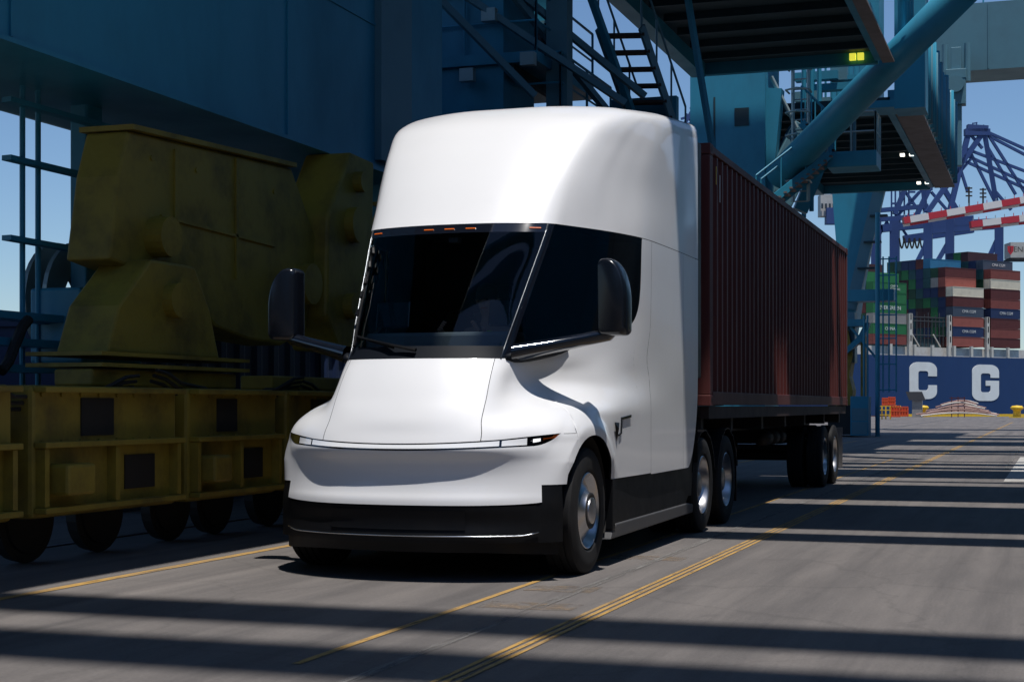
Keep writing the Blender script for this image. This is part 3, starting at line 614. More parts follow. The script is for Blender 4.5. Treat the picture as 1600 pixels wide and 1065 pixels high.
w.build('wiper_joint', M['blackpl'], truck)['kind'] = 'stuff'
# interior
box('dashboard', M['dash'], truck, TX - .66, TX + .66, 11.86, 12.12, 1.70, 1.93, bevel=.03)
box('cab_interior_floor', M['darkint'], truck, TX - 1.0, TX + 1.0, 12.1, 15.7, 1.02, 1.05)
box('interior_bulkhead', M['darkint'], truck, TX - 1.15, TX + 1.15, 14.4, 14.45, 1.05, 2.88)
box('interior_ceiling', M['darkint'], truck, TX - .72, TX + .72, 12.45, 14.4, 2.86, 2.88)
for sg in (1, -1): MB().beam((TX + sg * .50, 12.06, 1.98), (TX + sg * .50, 12.10, 2.2), .30, .02).build('dash_screen', M['blackgl'], truck, bevel=.01)
b = MB(); b.lathe([(-.012, .20), (0, .212), (.012, .20), (0, .188), (-.012, .20)], (TX + .0, 12.30, 1.92), 1, 28).build('steering_wheel', M['blackpl'], truck, smooth=True)
box('driver_seat', M['darkint'], truck, TX - .27, TX + .27, 12.75, 13.25, 1.30, 1.46, bevel=.05)
MB().prism([(13.12, 1.44), (13.26, 1.44), (13.40, 2.2), (13.28, 2.2)], TX - .25, TX + .25, 0).build('seat_backrest', M['darkint'], truck, bevel=.04)
MB().box(TX - .14, TX + .14, 13.30, 13.40, 2.2, 2.42).build('seat_headrest', M['darkint'], truck, bevel=.04)
box('cabin_camera', M['dash'], truck, TX - .045, TX + .045, 12.17, 12.26, 2.69, 2.735, bevel=.01)

# driver
driver = empty('person', (TX, 13.0, 1.46)); tag(driver, 'driver in a yellow green vest seated at the wheel behind the windscreen', 'person')
def dr(x, y, z): return (TX + x, y, z)
def skin_obj(name, nodes, edges, m):
    off = wloc(driver); bm = bmesh.new(); lay = bm.verts.layers.skin.verify(); vs = [bm.verts.new(Vector(n[0]) - off) for n in nodes]
    for e in edges: bm.edges.new((vs[e[0]], vs[e[1]]))
    for v_, n in zip(vs, nodes): v_[lay].radius = (n[1], n[2] if len(n) > 2 else n[1])
    vs[0][lay].use_root = True
    me = bpy.data.meshes.new(name); bm.to_mesh(me); bm.free(); me.materials.append(m); o = bpy.data.objects.new(name, me); col.objects.link(o); o.parent = driver
    o.modifiers.new('skin', 'SKIN').use_smooth_shade = True; u = o.modifiers.new('sub', 'SUBSURF'); u.levels = u.render_levels = 2; return o
nodes = [(dr(0, 13.02, 1.55), .15, .12), (dr(0, 13.05, 1.75), .14, .11), (dr(0, 13.07, 1.95), .17, .11), (dr(0, 13.06, 2.05), .08), (dr(0, 13.04, 2.13), .055), (dr(0, 13.01, 2.20), .085), (dr(0, 12.99, 2.30), .085)]
edges = [(i, i + 1) for i in range(6)]
for sg in (1, -1):
    k = len(nodes); nodes += [(dr(sg * .19, 13.06, 1.97), .07), (dr(sg * .25, 12.92, 1.76), .05), (dr(sg * .20, 12.58, 1.86), .038), (dr(sg * .19, 12.40, 1.95), .028), (dr(sg * .185, 12.33, 1.985), .03)]
    edges += [(2, k), (k, k + 1), (k + 1, k + 2), (k + 2, k + 3), (k + 3, k + 4)]
    k = len(nodes); nodes += [(dr(sg * .11, 12.95, 1.54), .09), (dr(sg * .14, 12.52, 1.55), .065), (dr(sg * .14, 12.42, 1.15), .045), (dr(sg * .14, 12.28, 1.09), .04)]
    edges += [(0, k), (k, k + 1), (k + 1, k + 2), (k + 2, k + 3)]
skin_obj('body', nodes, edges, M['skin'])
vn = [(dr(0, 13.02, 1.56), .165, .135), (dr(0, 13.05, 1.75), .155, .13), (dr(0, 13.07, 1.94), .18, .13), (dr(0, 13.06, 2.03), .10)]
skin_obj('safety_vest', vn, [(0, 1), (1, 2), (2, 3)], M['hivis'])
b = MB(); b.lathe([(.0, .001), (.0, .04), (-.03, .085), (-.08, .1), (-.14, .10)], (TX, 13.01, 2.405), 2, 20); b.build('hair', M['hair'], driver, smooth=True)
for sg in (1, -1):
    MB().tube([dr(sg * .032, 12.918, 2.265), dr(sg * .032, 12.905, 2.265)], .011, 8).build('eye', M['hair'], driver)
    MB().tube([dr(sg * .088, 13.01, 2.235), dr(sg * .10, 13.015, 2.275)], .015, 8).build('ear', M['skin'], driver)
    for k in range(5):
        a = dr(sg * (.20 - .012 * k), 12.32, 1.955 + .016 * k); MB().tube([a, (a[0] - sg * .02, a[1] - .035, a[2] + .02), (a[0] - sg * .04, a[1] - .02, a[2] + .01)], .0085, 6).build('finger', M['skin'], driver)
MB().tube([dr(0, 12.93, 2.27), dr(0, 12.895, 2.235), dr(0, 12.91, 2.225)], [.008, .014, .01], 8).build('nose', M['skin'], driver)
MB().tube([dr(-.025, 12.915, 2.19), dr(.025, 12.915, 2.19)], .007, 6).build('mouth', M['amberoff'], driver)

# ------------------------------------------------------------------ container and its chassis
CX0, CX1, CY0, CY1, CZ0, CZ1 = -5.91, -3.47, 16.70, 28.89, 1.33, 4.17
cont = empty('shipping_container', ((CX0 + CX1) / 2, CY0, CZ0)); tag(cont, 'long dark oxide red corrugated container riding behind the white truck', 'container')
def corr(y0, y1, xf, sgx, z0, z1, ax='y', pitch=.278, d=.036):
    pts = []; n = int((y1 - y0) / pitch); p = (y1 - y0) / n
    for i in range(n):
        a = y0 + i * p; pts += [(a, 0), (a + p * .25, 0), (a + p * .5, d), (a + p * .75, d)]
    pts.append((y1, 0)); vs = []
    for (t, q) in pts:
        x = xf - sgx * q
        vs += ([(x, t, z0), (x, t, z1)] if ax == 'y' else [(t, x, z0), (t, x, z1)])
    return vs, [(2 * i, 2 * i + 2, 2 * i + 3, 2 * i + 1) for i in range(len(pts) - 1)]
for x, sg in ((CX1 - .012, 1), (CX0 + .012, -1)):
    v_, f_ = corr(CY0 + .16, CY1 - .10, x, sg, CZ0 + .15, CZ1 - .10); MB().add(v_, f_).build('side_panel', M['cred'], cont)
    xs = sorted((x + sg * .012, x - sg * .05))
    box('top_rail', M['cred'], cont, xs[0], xs[1], CY0 + .17, CY1 - .17, CZ1 - .09, CZ1 - .012, bevel=.006)
    box('bottom_rail', M['cred'], cont, xs[0], xs[1], CY0 + .17, CY1 - .17, CZ0 + .01, CZ0 + .155, bevel=.006)
    xs = sorted((x + sg * .012, x - sg * .15))
    for y in (CY0, CY1 - .16): box('corner_post', M['cred'], cont, xs[0], xs[1], y + .004, y + .16, CZ0 + .12, CZ1 - .12, bevel=.01)
    xs = sorted((x + sg * .018, x - sg * .16))
    for y in (CY0 - .004, CY1 - .174):
        for z in (CZ0, CZ1 - .118):
            cc = box('corner_casting', M['cred'], cont, xs[0], xs[1], y, y + .178, z, z + .118, bevel=.008)
            xx = x + sg * .020; MB().lathe([(0, .001), (0, .03)], (xx, y + .089, z + .06), 0, 12).build('casting_hole', M['chassis'], cc)
v_, f_ = corr(CX0 + .15, CX1 - .15, CY0 + .01, -1, CZ0 + .15, CZ1 - .10, 'x'); MB().add(v_, f_).build('front_wall', M['cred'], cont)
for y in (CY0, CY1 - .08):
    box('cross_rail', M['cred'], cont, CX0 + .15, CX1 - .15, y, y + .08, CZ1 - .10, CZ1 - .014); box('cross_rail', M['cred'], cont, CX0 + .15, CX1 - .15, y, y + .08, CZ0 + .01, CZ0 + .15)
box('roof_panel', M['cred'], cont, CX0 + .05, CX1 - .05, CY0 + .05, CY1 - .05, CZ1 - .05, CZ1 - .025)
box('container_floor', M['chassis'], cont, CX0 + .06, CX1 - .06, CY0 + .08, CY1 - .08, CZ0 + .05, CZ0 + .12)
for k in range(2):
    d_ = box('door', M['cred'], cont, CX0 + .15 + k * 1.08, CX0 + .15 + k * 1.08 + 1.06, CY1 - .06, CY1 - .02, CZ0 + .15, CZ1 - .11)
    for q in (.25, .8): MB().tube([(CX0 + .15 + k * 1.08 + q, CY1 + .01, CZ0 + .1), (CX0 + .15 + k * 1.08 + q, CY1 + .01, CZ1 - .1)], .018, 8).build('lock_rod', M['galv'], d_)
# small print plates near the upper front corner
for (y, z, h_) in ((17.02, 3.86, .20), (17.22, 3.74, .30)):
    box('marking_plate', M['yel2'] if h_ == .2 else M['print'], cont, CX1 + .002, CX1 + .005, y, y + .035, z - h_ / 2, z + h_ / 2)
# chassis
tr = empty('container_chassis', ((CX0 + CX1) / 2, 26.6, 0)); tag(tr, 'black skeletal container trailer under the dark red container', 'trailer')
for sg in (1, -1):
    cx = (CX0 + CX1) / 2
    box('main_rail', M['chassis'], tr, cx + sg * .48 - .07, cx + sg * .48 + .07, 16.9, 28.8, .98, 1.22)
    xs = sorted((cx + sg * 1.10, cx + sg * 1.20)); box('side_beam', M['chassisr'], tr, xs[0], xs[1], 16.75, 28.8, 1.19, 1.325)
    for k in range(2): 
        xs = sorted((cx + sg * .52, cx + sg * .60)); b = box('landing_leg', M['chassis'], tr, xs[0], xs[1], 20.1 + 0 * k, 20.22, .32 + k * .001, .98) if k == 0 else None
    box('landing_foot', M['chassis'], tr, cx + sg * .56 - .12, cx + sg * .56 + .12, 20.04, 20.28, .28, .32)
    xs = sorted((cx + sg * .62, cx + sg * 1.24)); box('mud_flap', M['conc'] if sg > 0 else M['blackpl'], tr, xs[0], xs[1], 28.0, 28.012, .25, .95)
for y in (16.8, 18.5, 20.6, 22.5, 24.4, 26.6, 28.6): box('cross_member', M['chassis'], tr, cx - 1.10, cx + 1.10, y, y + .14, 1.03, 1.19)
box('suspension_subframe', M['chassis'], tr, cx - .6, cx + .6, 25.2, 28.2, .72, .98)
for y in (26.0, 27.25):
    box('axle', M['chassis'], tr, cx - .8, cx + .8, y - .07, y + .07, .43, .57, bevel=.03)
    for sg in (1, -1):
        wheel(tr, cx + sg * 1.22, y, sg, 'drive', .27); wheel(tr, cx + sg * .91, y, sg, 'drive', .27)
box('rear_bumper', M['chassis'], tr, cx - 1.15, cx + 1.15, 28.72, 28.80, .52, .62)
b = MB()
for k in range(12): b.box(cx + .62, cx + .66, 18.6 + k * .42, 18.72 + k * .42, 1.08, 1.16)
b.build('tie_down_plate', M['galv'], tr)
for y in (22.8, 23.4, 24.0): MB().tube([(cx + .75, y - .22, .86), (cx + .75, y + .22, .86)], .11, 14).build('air_tank', M['chassis'], tr, smooth=True)


# ------------------------------------------------------------------ teal quay cranes
B1, B2 = M['blue'], M['blue2']
SX, SY = .165, .19
craneA = empty('gantry_crane', (-8.9, 12, 0)); tag(craneA, 'teal quay crane at left with a huge sill beam on yellow wheel bogies', 'crane', 'teal quay cranes standing over the road')
craneB = empty('gantry_crane', (-8.9, 45, 0)); tag(craneB, 'teal quay crane beyond the red container with a diagonal tube brace over the road', 'crane', 'teal quay cranes standing over the road')
# --- crane A
sill = box('sill_beam', B1, craneA, -10.4, -8.5, -14, 20.35, 4.50, 8.3)
box('bottom_flange', B1, sill, -10.46, -8.44, -14, 20.37, 4.455, 4.498)
for y in (1.0, 6.2, 11.4, 16.6): box('plate_joint', B1, sill, -8.498, -8.478, y, y + .035, 4.52, 8.28)
box('plate_joint', B1, sill, -8.499, -8.482, -13.9, 20.3, 6.38, 6.415)
box('inner_beam', B1, craneA, -12.7, -11.7, 6, 30, 5.1, 8.3)
for y in (9.2, 13.8, 18.4, 23): box('cross_tie', B1, craneA, -11.7, -10.4, y, y + .3, 5.2, 5.7)
box('leg', B1, craneA, -10.4, -8.5, 20.37, 21.6, 3.9, 30)
box('sunlit_leg_strip', B2, craneA, -8.498, -8.40, 19.15, 20.2, 4.6, 12)  # sunlit strip on the leg edge, its light put into the paler paint
box('leg', B1, craneA, -10.3, -8.9, 25.5, 27.2, 3.9, 26)
# unseen slab above the sill, added so its shade falls left of the lane
ww = box('unseen_walkway', M['deckund'], craneA, -11.5, -5.25, -10, 20.2, 11.0, 11.25)
for y in [-9.5 + 1.5 * i for i in range(20)]: box('unseen_walkway_rib', M['deckund'], ww, -11.4, -5.4, y, y + .1, 10.8, 10.998)
for y in (0, 8, 16): MB().beam((-8.6, y, 8.3), (-6.2, y, 10.8), .2).build('unseen_walkway_strut', B1, craneA)
# ladder tower and posts in the gap at far left
for (x, y) in ((-9.5, 12.95), (-9.5, 13.2)): MB().tube([(x, y, 1.5), (x, y, 5.0)], .028, 8).build('ladder_stile', B1, craneA)
for z in (2.18, 2.95, 3.72, 4.28): MB().beam((-9.5, 12.7, z), (-9.3, 14.1, z - .05), .12, .05).build('ladder_bracket', B1, craneA)
box('support_post', B1, craneA, -9.65, -9.45, 13.95, 14.25, 1.6, 5.08, bevel=.02)
for z in (2.0, 2.25, 2.5): box('pipe_bracket', B1, craneA, -9.5, -9.2, 12.0, 13.2, z - .35, z - .28)
box('cable_box', B1, craneA, -9.6, -9.0, 13.2, 14.3, 1.75, 2.5, bevel=.03)
# yellow equalisers and bogies
def equal(y0, mirror=False):
    f = lambda y: y0 + ((y - 12.9) if not mirror else (17.1 - y))
    poly = [(12.95, 3.95), (16.35, 4.08), (17.05, 3.25), (16.7, 2.2), (16.1, 2.02), (15.3, 2.06), (14.6, 2.16), (14.05, 2.5), (12.62, 2.70), (12.78, 3.5)]
    e = MB().prism([(f(a), b) for a, b in poly], -8.78, -8.3, 0).build('equaliser_beam', M['yel'], craneA, bevel=.03)
    ya, yb = sorted((f(12.98), f(16.33)))
    MB().beam((-8.54, f(12.93), 3.985), (-8.54, f(16.36), 4.115), .6, .05).build('top_flange', M['yel'], e)
    MB().beam((-8.29, f(13.5), 3.20), (-8.29, f(15.9), 3.14), .03, .03).build('cover_strip', M['yel'], e)
    MB().tube([(-8.3, f(13.4), 2.98), (-8.1, f(13.4), 2.98)], .20, 20).build('pin_boss', M['yel'], e)
    MB().tube([(-8.3, f(16.55), 2.75), (-8.12, f(16.55), 2.75)], .24, 20).build('pin_boss', M['yel'], e)
    pv = MB().prism([(f(12.95), 2.72), (f(13.75), 2.72), (f(14.05), 2.3), (f(14.25), 1.80), (f(12.2), 1.80), (f(12.4), 2.25)], -8.6, -8.05, 0).build('pivot_bracket', M['yel'], craneA, bevel=.03)
    MB().tube([(-8.06, f(13.3), 2.35), (-7.94, f(13.3), 2.35)], .17, 20).build('pivot_pin', M['yel'], pv)
    for z in (1.68, 1.78): box('pivot_plate', M['yel'], pv, -8.7, -7.9, *sorted((f(11.9), f(14.6))), z, z + .035)
def bogie(y0, y1, mt):
    fr_ = box('bogie', mt, craneA, -8.35, -7.72, y0, y1, .42, 1.50, bevel=.04); w_ = y1 - y0
    for z in (.46, .99, 1.44): box('bogie_rib', mt, fr_, -7.72, -7.60, y0 + .02, y1 - .02, z, z + .05, bevel=.01)
    for q in (.02, .48, .94): box('bogie_stiffener', mt, fr_, -7.72, -7.63, y0 + w_ * q, y0 + w_ * q + .06, .515, .985)
    box('bogie_opening', M['chassis'], fr_, -7.722, -7.708, y0 + w_ * .30, y0 + w_ * .52, 1.08, 1.40)
    box('bogie_opening', M['chassis'], fr_, -7.722, -7.708, y0 + w_ * .60, y0 + w_ * .82, .60, .90)
    for q in (.27, .76):
        MB().lathe([(-.12, .001), (-.12, .36), (.0, .38), (0, .30), (.02, .29), (.02, .001)], (-8.2, y0 + w_ * q, .38), 0, 28).build('bogie_wheel', M['chassis'], fr_)
    box('motor_housing', mt, fr_, -7.72, -7.50, y0 + w_ * .08, y0 + w_ * .26, .60, .86, bevel=.03)
for i, (a, b_) in enumerate(((6.2, 8.2), (8.45, 10.4), (10.65, 12.85), (13.05, 14.85), (15.1, 16.95), (17.2, 19.1), (19.4, 21.3))): bogie(a, b_, M['yel'])
for (ya, yb, zz) in ((9.5, 12.3, 1.62), (12.6, 15.6, 1.66), (15.6, 18.6, 1.6)):
    for j in range(3): MB().tube([(-7.78 - .03 * j, ya + (yb - ya) * k / 14, zz - .05 * j - .22 * math.sin(math.pi * k / 14) + .02 * math.sin(k * 2.1)) for k in range(15)], .018, 6).build('hydraulic_hose', M['chassis'], craneA)
for y0_ in (10.65, 13.05, 15.1):
    for k in range(7):
        for z in (1.035, 1.425): MB().tube([(-7.72, y0_ + .12 + .27 * k, z), (-7.70, y0_ + .12 + .27 * k, z)], .022, 6).build('bolt', M['yel'], craneA)
for y in (13.35, 14.2, 15.1, 15.9):
    MB().tube([(-8.3, y, 3.75), (-8.285, y, 3.75)], .03, 6).build('bolt', M['yel'], craneA)
for (y, z0_, z1_) in ((13.75, 2.9, 3.9), (15.0, 2.7, 4.0)): MB().box(-8.298, -8.275, y, y + .05, z0_, z1_).build('stiffener', M['yel'], craneA)
for y in (10.5, 12.95, 14.97, 17.07, 19.25): box('buffer', M['chassis'], craneA, -8.8, -8.1, y - .08, y + .08, .7, 1.2)
equal(12.9); equal(19.1 + 0, True)
MB().prism([(16.9, 2.4), (17.25, 2.0), (17.7, 2.0), (18.1, 2.5), (18.25, 3.4), (18.3, 4.42), (17.6, 4.45), (16.95, 3.6)], -8.75, -8.12, 0).build('hinge_bracket', M['yel'], craneA, bevel=.04)
for (y, z, r_) in ((17.6, 3.55, .22), (17.5, 2.55, .16), (17.75, 4.1, .13)): MB().tube([(-8.14, y, z), (-8.0, y, z)], r_, 20).build('hinge_pin', M['yel'], craneA)
for (y0, y1) in ((8.6, 10.3), (11.9, 14.5), (15.3, 18.8)): box('balance_beam', M['yel'], craneA, -8.4, -8.0, y0, y1, 1.51, 1.66, bevel=.02)
MB().prism([(8.6, 1.7), (10.4, 1.7), (10.2, 2.1), (9.6, 2.9), (9.1, 2.9)], -8.5, -8.1, 0).build('pivot_bracket', M['yel'], craneA, bevel=.03)
MB().tube([(-9.1, 11.4 + .1 * k, 1.9 + .25 * math.sin(k * .7)) for k in range(12)], .05, 8).build('power_cable', M['chassis'], craneA)
MB().lathe([(-.15, .30), (-.15, .62), (-.10, .62), (-.10, .35), (.10, .35), (.10, .62), (.15, .62), (.15, .30)], (-9.9, 14.3, 2.45), 0, 30).build('cable_reel', M['galv'], craneA)
# platforms, machinery room and stair behind the sill end (top centre)
p1 = box('platform', B1, craneA, -12.2, -8.25, 25.4, 29.0, 7.20, 7.38)
for x in (-11.5, -10.6, -9.7, -8.8): box('joist', M['deckund'], p1, x, x + .1, 25.45, 28.9, 7.02, 7.198)
p2 = box('platform', M['deckund'], craneA, -10.9, -8.0, 26.0, 29.4, 6.30, 6.42)
mr = box('machinery_room', B1, craneA, -11.6, -8.9, 28.1, 29.0, 7.38, 9.6)
for x in (-11.2, -10.3, -9.5): box('window', M['blackgl'], mr, x, x + .55, 28.06, 28.1, 7.75, 8.5); box('window_frame', B2, mr, x - .05, x + .60, 28.07, 28.09, 8.5, 8.56)
for x in (-8.35, -10.85): box('platform_column', B2 if x > -9 else B1, craneA, x, x + .38, 26.2, 26.55, 3.9, 12)
box('stair_tower_panel', B1, craneA, -8.1, -6.8, 29.6, 29.8, 5.2, 7.3)
def railing(parent, pts, h=1.05, step=1.2, m=None, r=.025, mid=True, name='railing'):
    m = m or B1; rl = MB().tube([Vector(p) + Vector((0, 0, h)) for p in pts], r, 6).build(name, m, parent)
    if mid: MB().tube([Vector(p) + Vector((0, 0, h * .5)) for p in pts], r * .8, 6).build('mid_rail' if parent.parent is None else 'mid_rail', m, parent)
    for a, b in zip(pts, pts[1:]):
        a = Vector(a); b = Vector(b); n = max(1, int((b - a).length / step))
        for k in range(n + 1): q = a + (b - a) * k / n; MB().tube([q, q + Vector((0, 0, h))], r, 6).build('railing_post', m, parent)
railing(craneA, [(-12.2, 25.42, 7.38), (-8.28, 25.42, 7.38), (-8.28, 28.9, 7.38)])
railing(craneA, [(-10.9, 26.02, 6.42), (-8.03, 26.02, 6.42), (-8.03, 29.3, 6.42)])
def stair(parent, a, b, w, n, wd, m=None, mt=None, rail=True):
    a = Vector(a); b = Vector(b); wd = Vector(wd).normalized(); hd = Vector((b.x - a.x, b.y - a.y, 0)).normalized(); m = m or B1
    for s_ in (-.5, .5): MB().beam(a + wd * w * s_, b + wd * w * s_, .05, .22).build('stair_stringer', m, parent)
    first = None
    for k in range(n):
        p = a + (b - a) * (k + .5) / n
        if first is None:
            first = MB().beam(p - wd * w / 2, p + wd * w / 2, .26, .05).build('stair_tread', mt or M['tread'], parent, origin=p)
        else: dup(first, parent, p - wloc(parent))
    if rail:
        up = Vector((0, 0, 1.0))
        for s_ in (-.5, .5):
            MB().tube([a + wd * w * s_ + up, b + wd * w * s_ + up], .025, 6).build('stair_handrail', m, parent)
            for k in range(4): q = a + (b - a) * k / 3 + wd * w * s_; MB().tube([q, q + up], .02, 6).build('stair_baluster', m, parent)
stair(craneA, (-7.55, 28.2, 8.35), (-7.1, 29.9, 6.15), .8, 8, (1, .25, 0), B2)
MB().beam((-8.0, 27.0, 9.3), (-7.2, 30.5, 5.2), .12).build('stair_brace', B1, craneA)
MB().beam((-6.7, 29.5, 10), (-6.15, 30.5, 5.6), .10).build('stair_brace', B1, craneA)
for (a, b_) in (((-10.4, 24.5, 9.0), (-7.0, 26.5, 6.6)), ((-10.0, 25.0, 9.6), (-6.9, 27.5, 6.9)), ((-9.0, 25.0, 8.8), (-7.6, 28.0, 6.6)), ((-9.8, 24.2, 8.3), (-8.3, 25.4, 6.6))): MB().beam(a, b_, .11).build('brace', B2, craneA)
for (x, z) in ((-9.2, 7.9), (-9.6, 6.9), (-8.5, 7.1)): box('lamp_bracket', M['galv'], craneA, x, x + .25, 25.2, 25.35, z, z + .22)
# deck over the road (first)
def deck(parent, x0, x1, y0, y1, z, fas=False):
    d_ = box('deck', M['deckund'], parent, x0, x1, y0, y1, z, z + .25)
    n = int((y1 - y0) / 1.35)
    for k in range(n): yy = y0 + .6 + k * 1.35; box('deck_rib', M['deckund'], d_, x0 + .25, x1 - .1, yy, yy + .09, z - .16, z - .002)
    box('edge_beam', B1, d_, x0 - .25, x0 + .1, y0, y1, z - .35, z + .5)
    box('edge_beam', B1, d_, x1 - .06, x1 + .14, y0, y1, z - .25, z + .45)
    box('end_beam', B1, d_, x0, x1, y1, y1 + .2, z - .3, z + .5)
    return d_
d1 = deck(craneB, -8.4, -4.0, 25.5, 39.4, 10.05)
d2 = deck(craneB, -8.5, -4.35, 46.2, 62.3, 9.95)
f0 = box('fascia_plate', M['fascia'], craneB, -4.20, -3.45, 46.0, 62.6, 9.72, 9.80)
box('fascia_plate', M['fascia'], craneB, -3.88, -3.6, 25.5, 39.4, 9.74, 9.795)
for k, y in enumerate([46.4 + .78 * i for i in range(21)]):
    t = MB().tube([(-3.42, y, 9.8), (-3.42, y, 12.4 + .5 * rnd.random())], .10, 8).build('vertical_pipe', B2 if k % 3 == 0 else B1, craneB, smooth=True)
for y in (39.6, 40.3, 41.2, 42.2): MB().tube([(-3.45, y, 10.3), (-3.45, y, 14.0)], .09, 8).build('vertical_pipe', B1, craneB, smooth=True)
box('pipe_backing', B1, craneB, -3.70, -3.62, 46.3, 62.4, 9.8, 12.2)
box('side_column', B1, craneB, -3.95, -3.15, 43.2, 44.4, 9.3, 16)
def quad_lamp(u, v, Z, m, s_=.30):
    p = W(u, v, Z); return p
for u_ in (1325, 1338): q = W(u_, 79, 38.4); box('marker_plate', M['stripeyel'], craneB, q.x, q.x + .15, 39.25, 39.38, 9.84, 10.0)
for (x, y) in ((-4.75, 54.0), (-4.45, 54.0), (-4.75, 61.0), (-4.45, 61.0)): box('floodlight', M['lampon'], craneB, x, x + .14, y, y + .2, 9.70, 9.78)
# legs of crane B
lg = box('leg', B1, craneB, -9.62, -7.5, 43.6, 46.0, .8, 26)
box('leg_seam', M['deckund'], lg, -8.95, -8.90, 43.585, 43.6, 1, 10)
box('access_hatch', M['deckund'], lg, -8.35, -7.95, 43.57, 43.6, 9.15, 9.65)
MB().beam((-7.3, 44.1, 10.2), (-7.75, 44.1, 5.4), .45, .5).build('leg_side_plate', B1, craneB)
MB().tube([W(1216, 276, 43.3), W(1545, -55, 36.2)], .40, 24).build('diagonal_tube', B1, craneB, smooth=True)
MB().beam(W(1262, 205, 44.6), W(1150, 430, 44.6), 1.05, 1.0).build('knee_brace', B2, craneB, bevel=.03)
MB().beam(W(1300, 205, 45.5), W(1250, 330, 45.5), .35, .4).build('knee_brace', B1, craneB)
MB().tube([W(1205, 120, 44), W(1245, 200, 44)], .06, 8).build('pipe', M['galv'], craneB)
# caged ladder
c0, c1 = W(1239, 90, 43.2), W(1239, 315, 43.2); c0.x = c1.x; c0.y = c1.y
for dx in (0, .42): MB().tube([(c1.x + dx, c1.y, c1.z), (c1.x + dx, c1.y, c0.z)], .05, 8).build('ladder_stile', M['galv'], craneB)
for k in range(14): z = c1.z + .28 * k; MB().tube([(c1.x, c1.y, z), (c1.x + .42, c1.y, z)], .022, 6).build('ladder_rung', M['galv'], craneB)
for k in range(6): z = c1.z + .5 + .62 * k; MB().tube([(c1.x - .1, c1.y, z), (c1.x - .12, c1.y - .5, z), (c1.x + .2, c1.y - .75, z), (c1.x + .52, c1.y - .5, z), (c1.x + .5, c1.y, z)], .028, 6).build('ladder_hoop', M['galv'], craneB)
for (u, a, b_) in ((1268, 90, 330), (1280, 96, 200), (1256, 100, 340)):
    p, q = W(u, a, 46.5), W(u, b_, 46.5); q.x = p.x; q.y = p.y; MB().tube([p, q], .07, 8).build('riser_pipe', B1, craneB)
for (u, v, ww, hh) in ((1275, 118, 1.3, .25), (1300, 135, 1.1, .2), (1262, 150, .8, .3), (1310, 112, .5, .5), (1335, 120, 1.2, .12), (1285, 165, .5, .5)):
    p = W(u, v, 48); box('cable_tray', B2 if ww < 1 else B1, craneB, p.x - ww / 2, p.x + ww / 2, p.y, p.y + .4, p.z - hh / 2, p.z + hh / 2)
for k in range(9):
    p = W(1272 + 9 * k, 98, 49); MB().tube([p, p - Vector((0, 0, 1.5 + .4 * rnd.random()))], .035, 6).build('hanging_pipe', B1, craneB)
# upper landing to the right of the tube, with its own stair
p = W(1385, 150, 46); box('landing', B1, craneB, -5.6, -3.9, 44.8, 46.0, 8.75 + .9, 8.95 + .9)
# balcony
ba = W(1292, 262, 42.6); bw = 1.32
bal = box('balcony_floor', B1, craneB, ba.x, ba.x + bw, ba.y, ba.y + 1.2, ba.z, ba.z + .42, bevel=.02)
railing(craneB, [(ba.x, ba.y + .03, ba.z + .42), (ba.x + bw - .03, ba.y + .03, ba.z + .42), (ba.x + bw - .03, ba.y + 1.2, ba.z + .42)], 1.05, .55, M['galv'], .03)
box('balcony_post', B2, craneB, ba.x + .68, ba.x + .76, ba.y + .1, ba.y + .18, ba.z + .42, ba.z + 1.6)
stair(craneB, (ba.x + .1, ba.y + .3, ba.z + .35), W(1185, 335, 42.2), .75, 13, (0, 1, 0), B1, M['fascia'])
stair(craneB, (ba.x + .1, ba.y + .6, ba.z + .45), W(1255, 195, 43), .7, 7, (0, 1, 0), B1)
# second leg
L2 = MB(); yq = 71.0
L2.add([(-9.25, yq, 11.4), (-7.15, yq, 11.4), (-7.95, yq, 7.0), (-8.9, yq, 7.0), (-8.75, yq, 4.6), (-8.3, yq, 4.6)] + [(-9.25, yq + 2.2, 11.4), (-7.15, yq + 2.2, 11.4), (-7.95, yq + 2.2, 7.0), (-8.9, yq + 2.2, 7.0), (-8.75, yq + 2.2, 4.6), (-8.3, yq + 2.2, 4.6)],
       [(0, 1, 2, 3), (3, 2, 5, 4), (6, 9, 8, 7), (9, 10, 11, 8), (0, 3, 9, 6), (3, 4, 10, 9), (1, 7, 8, 2), (2, 8, 11, 5), (4, 5, 11, 10)])
L2.build('leg', B1, craneB)
box('leg', B1, craneB, -9.25, -7.15, yq, yq + 2.2, 11.4, 26)
MB().beam((-6.85, yq - .1, 12.0), (-8.35, yq - .1, 5.6), .42, .5).build('leg_side_plate', B2, craneB)
for k in range(5):
    z = 6.2 + 1.15 * k; x = -8.35 + (z - 5.6) * .234; box('step_bracket', M['deckund'], craneB, x - .1, x + .65, yq - .5, yq - .1, z, z + .08)
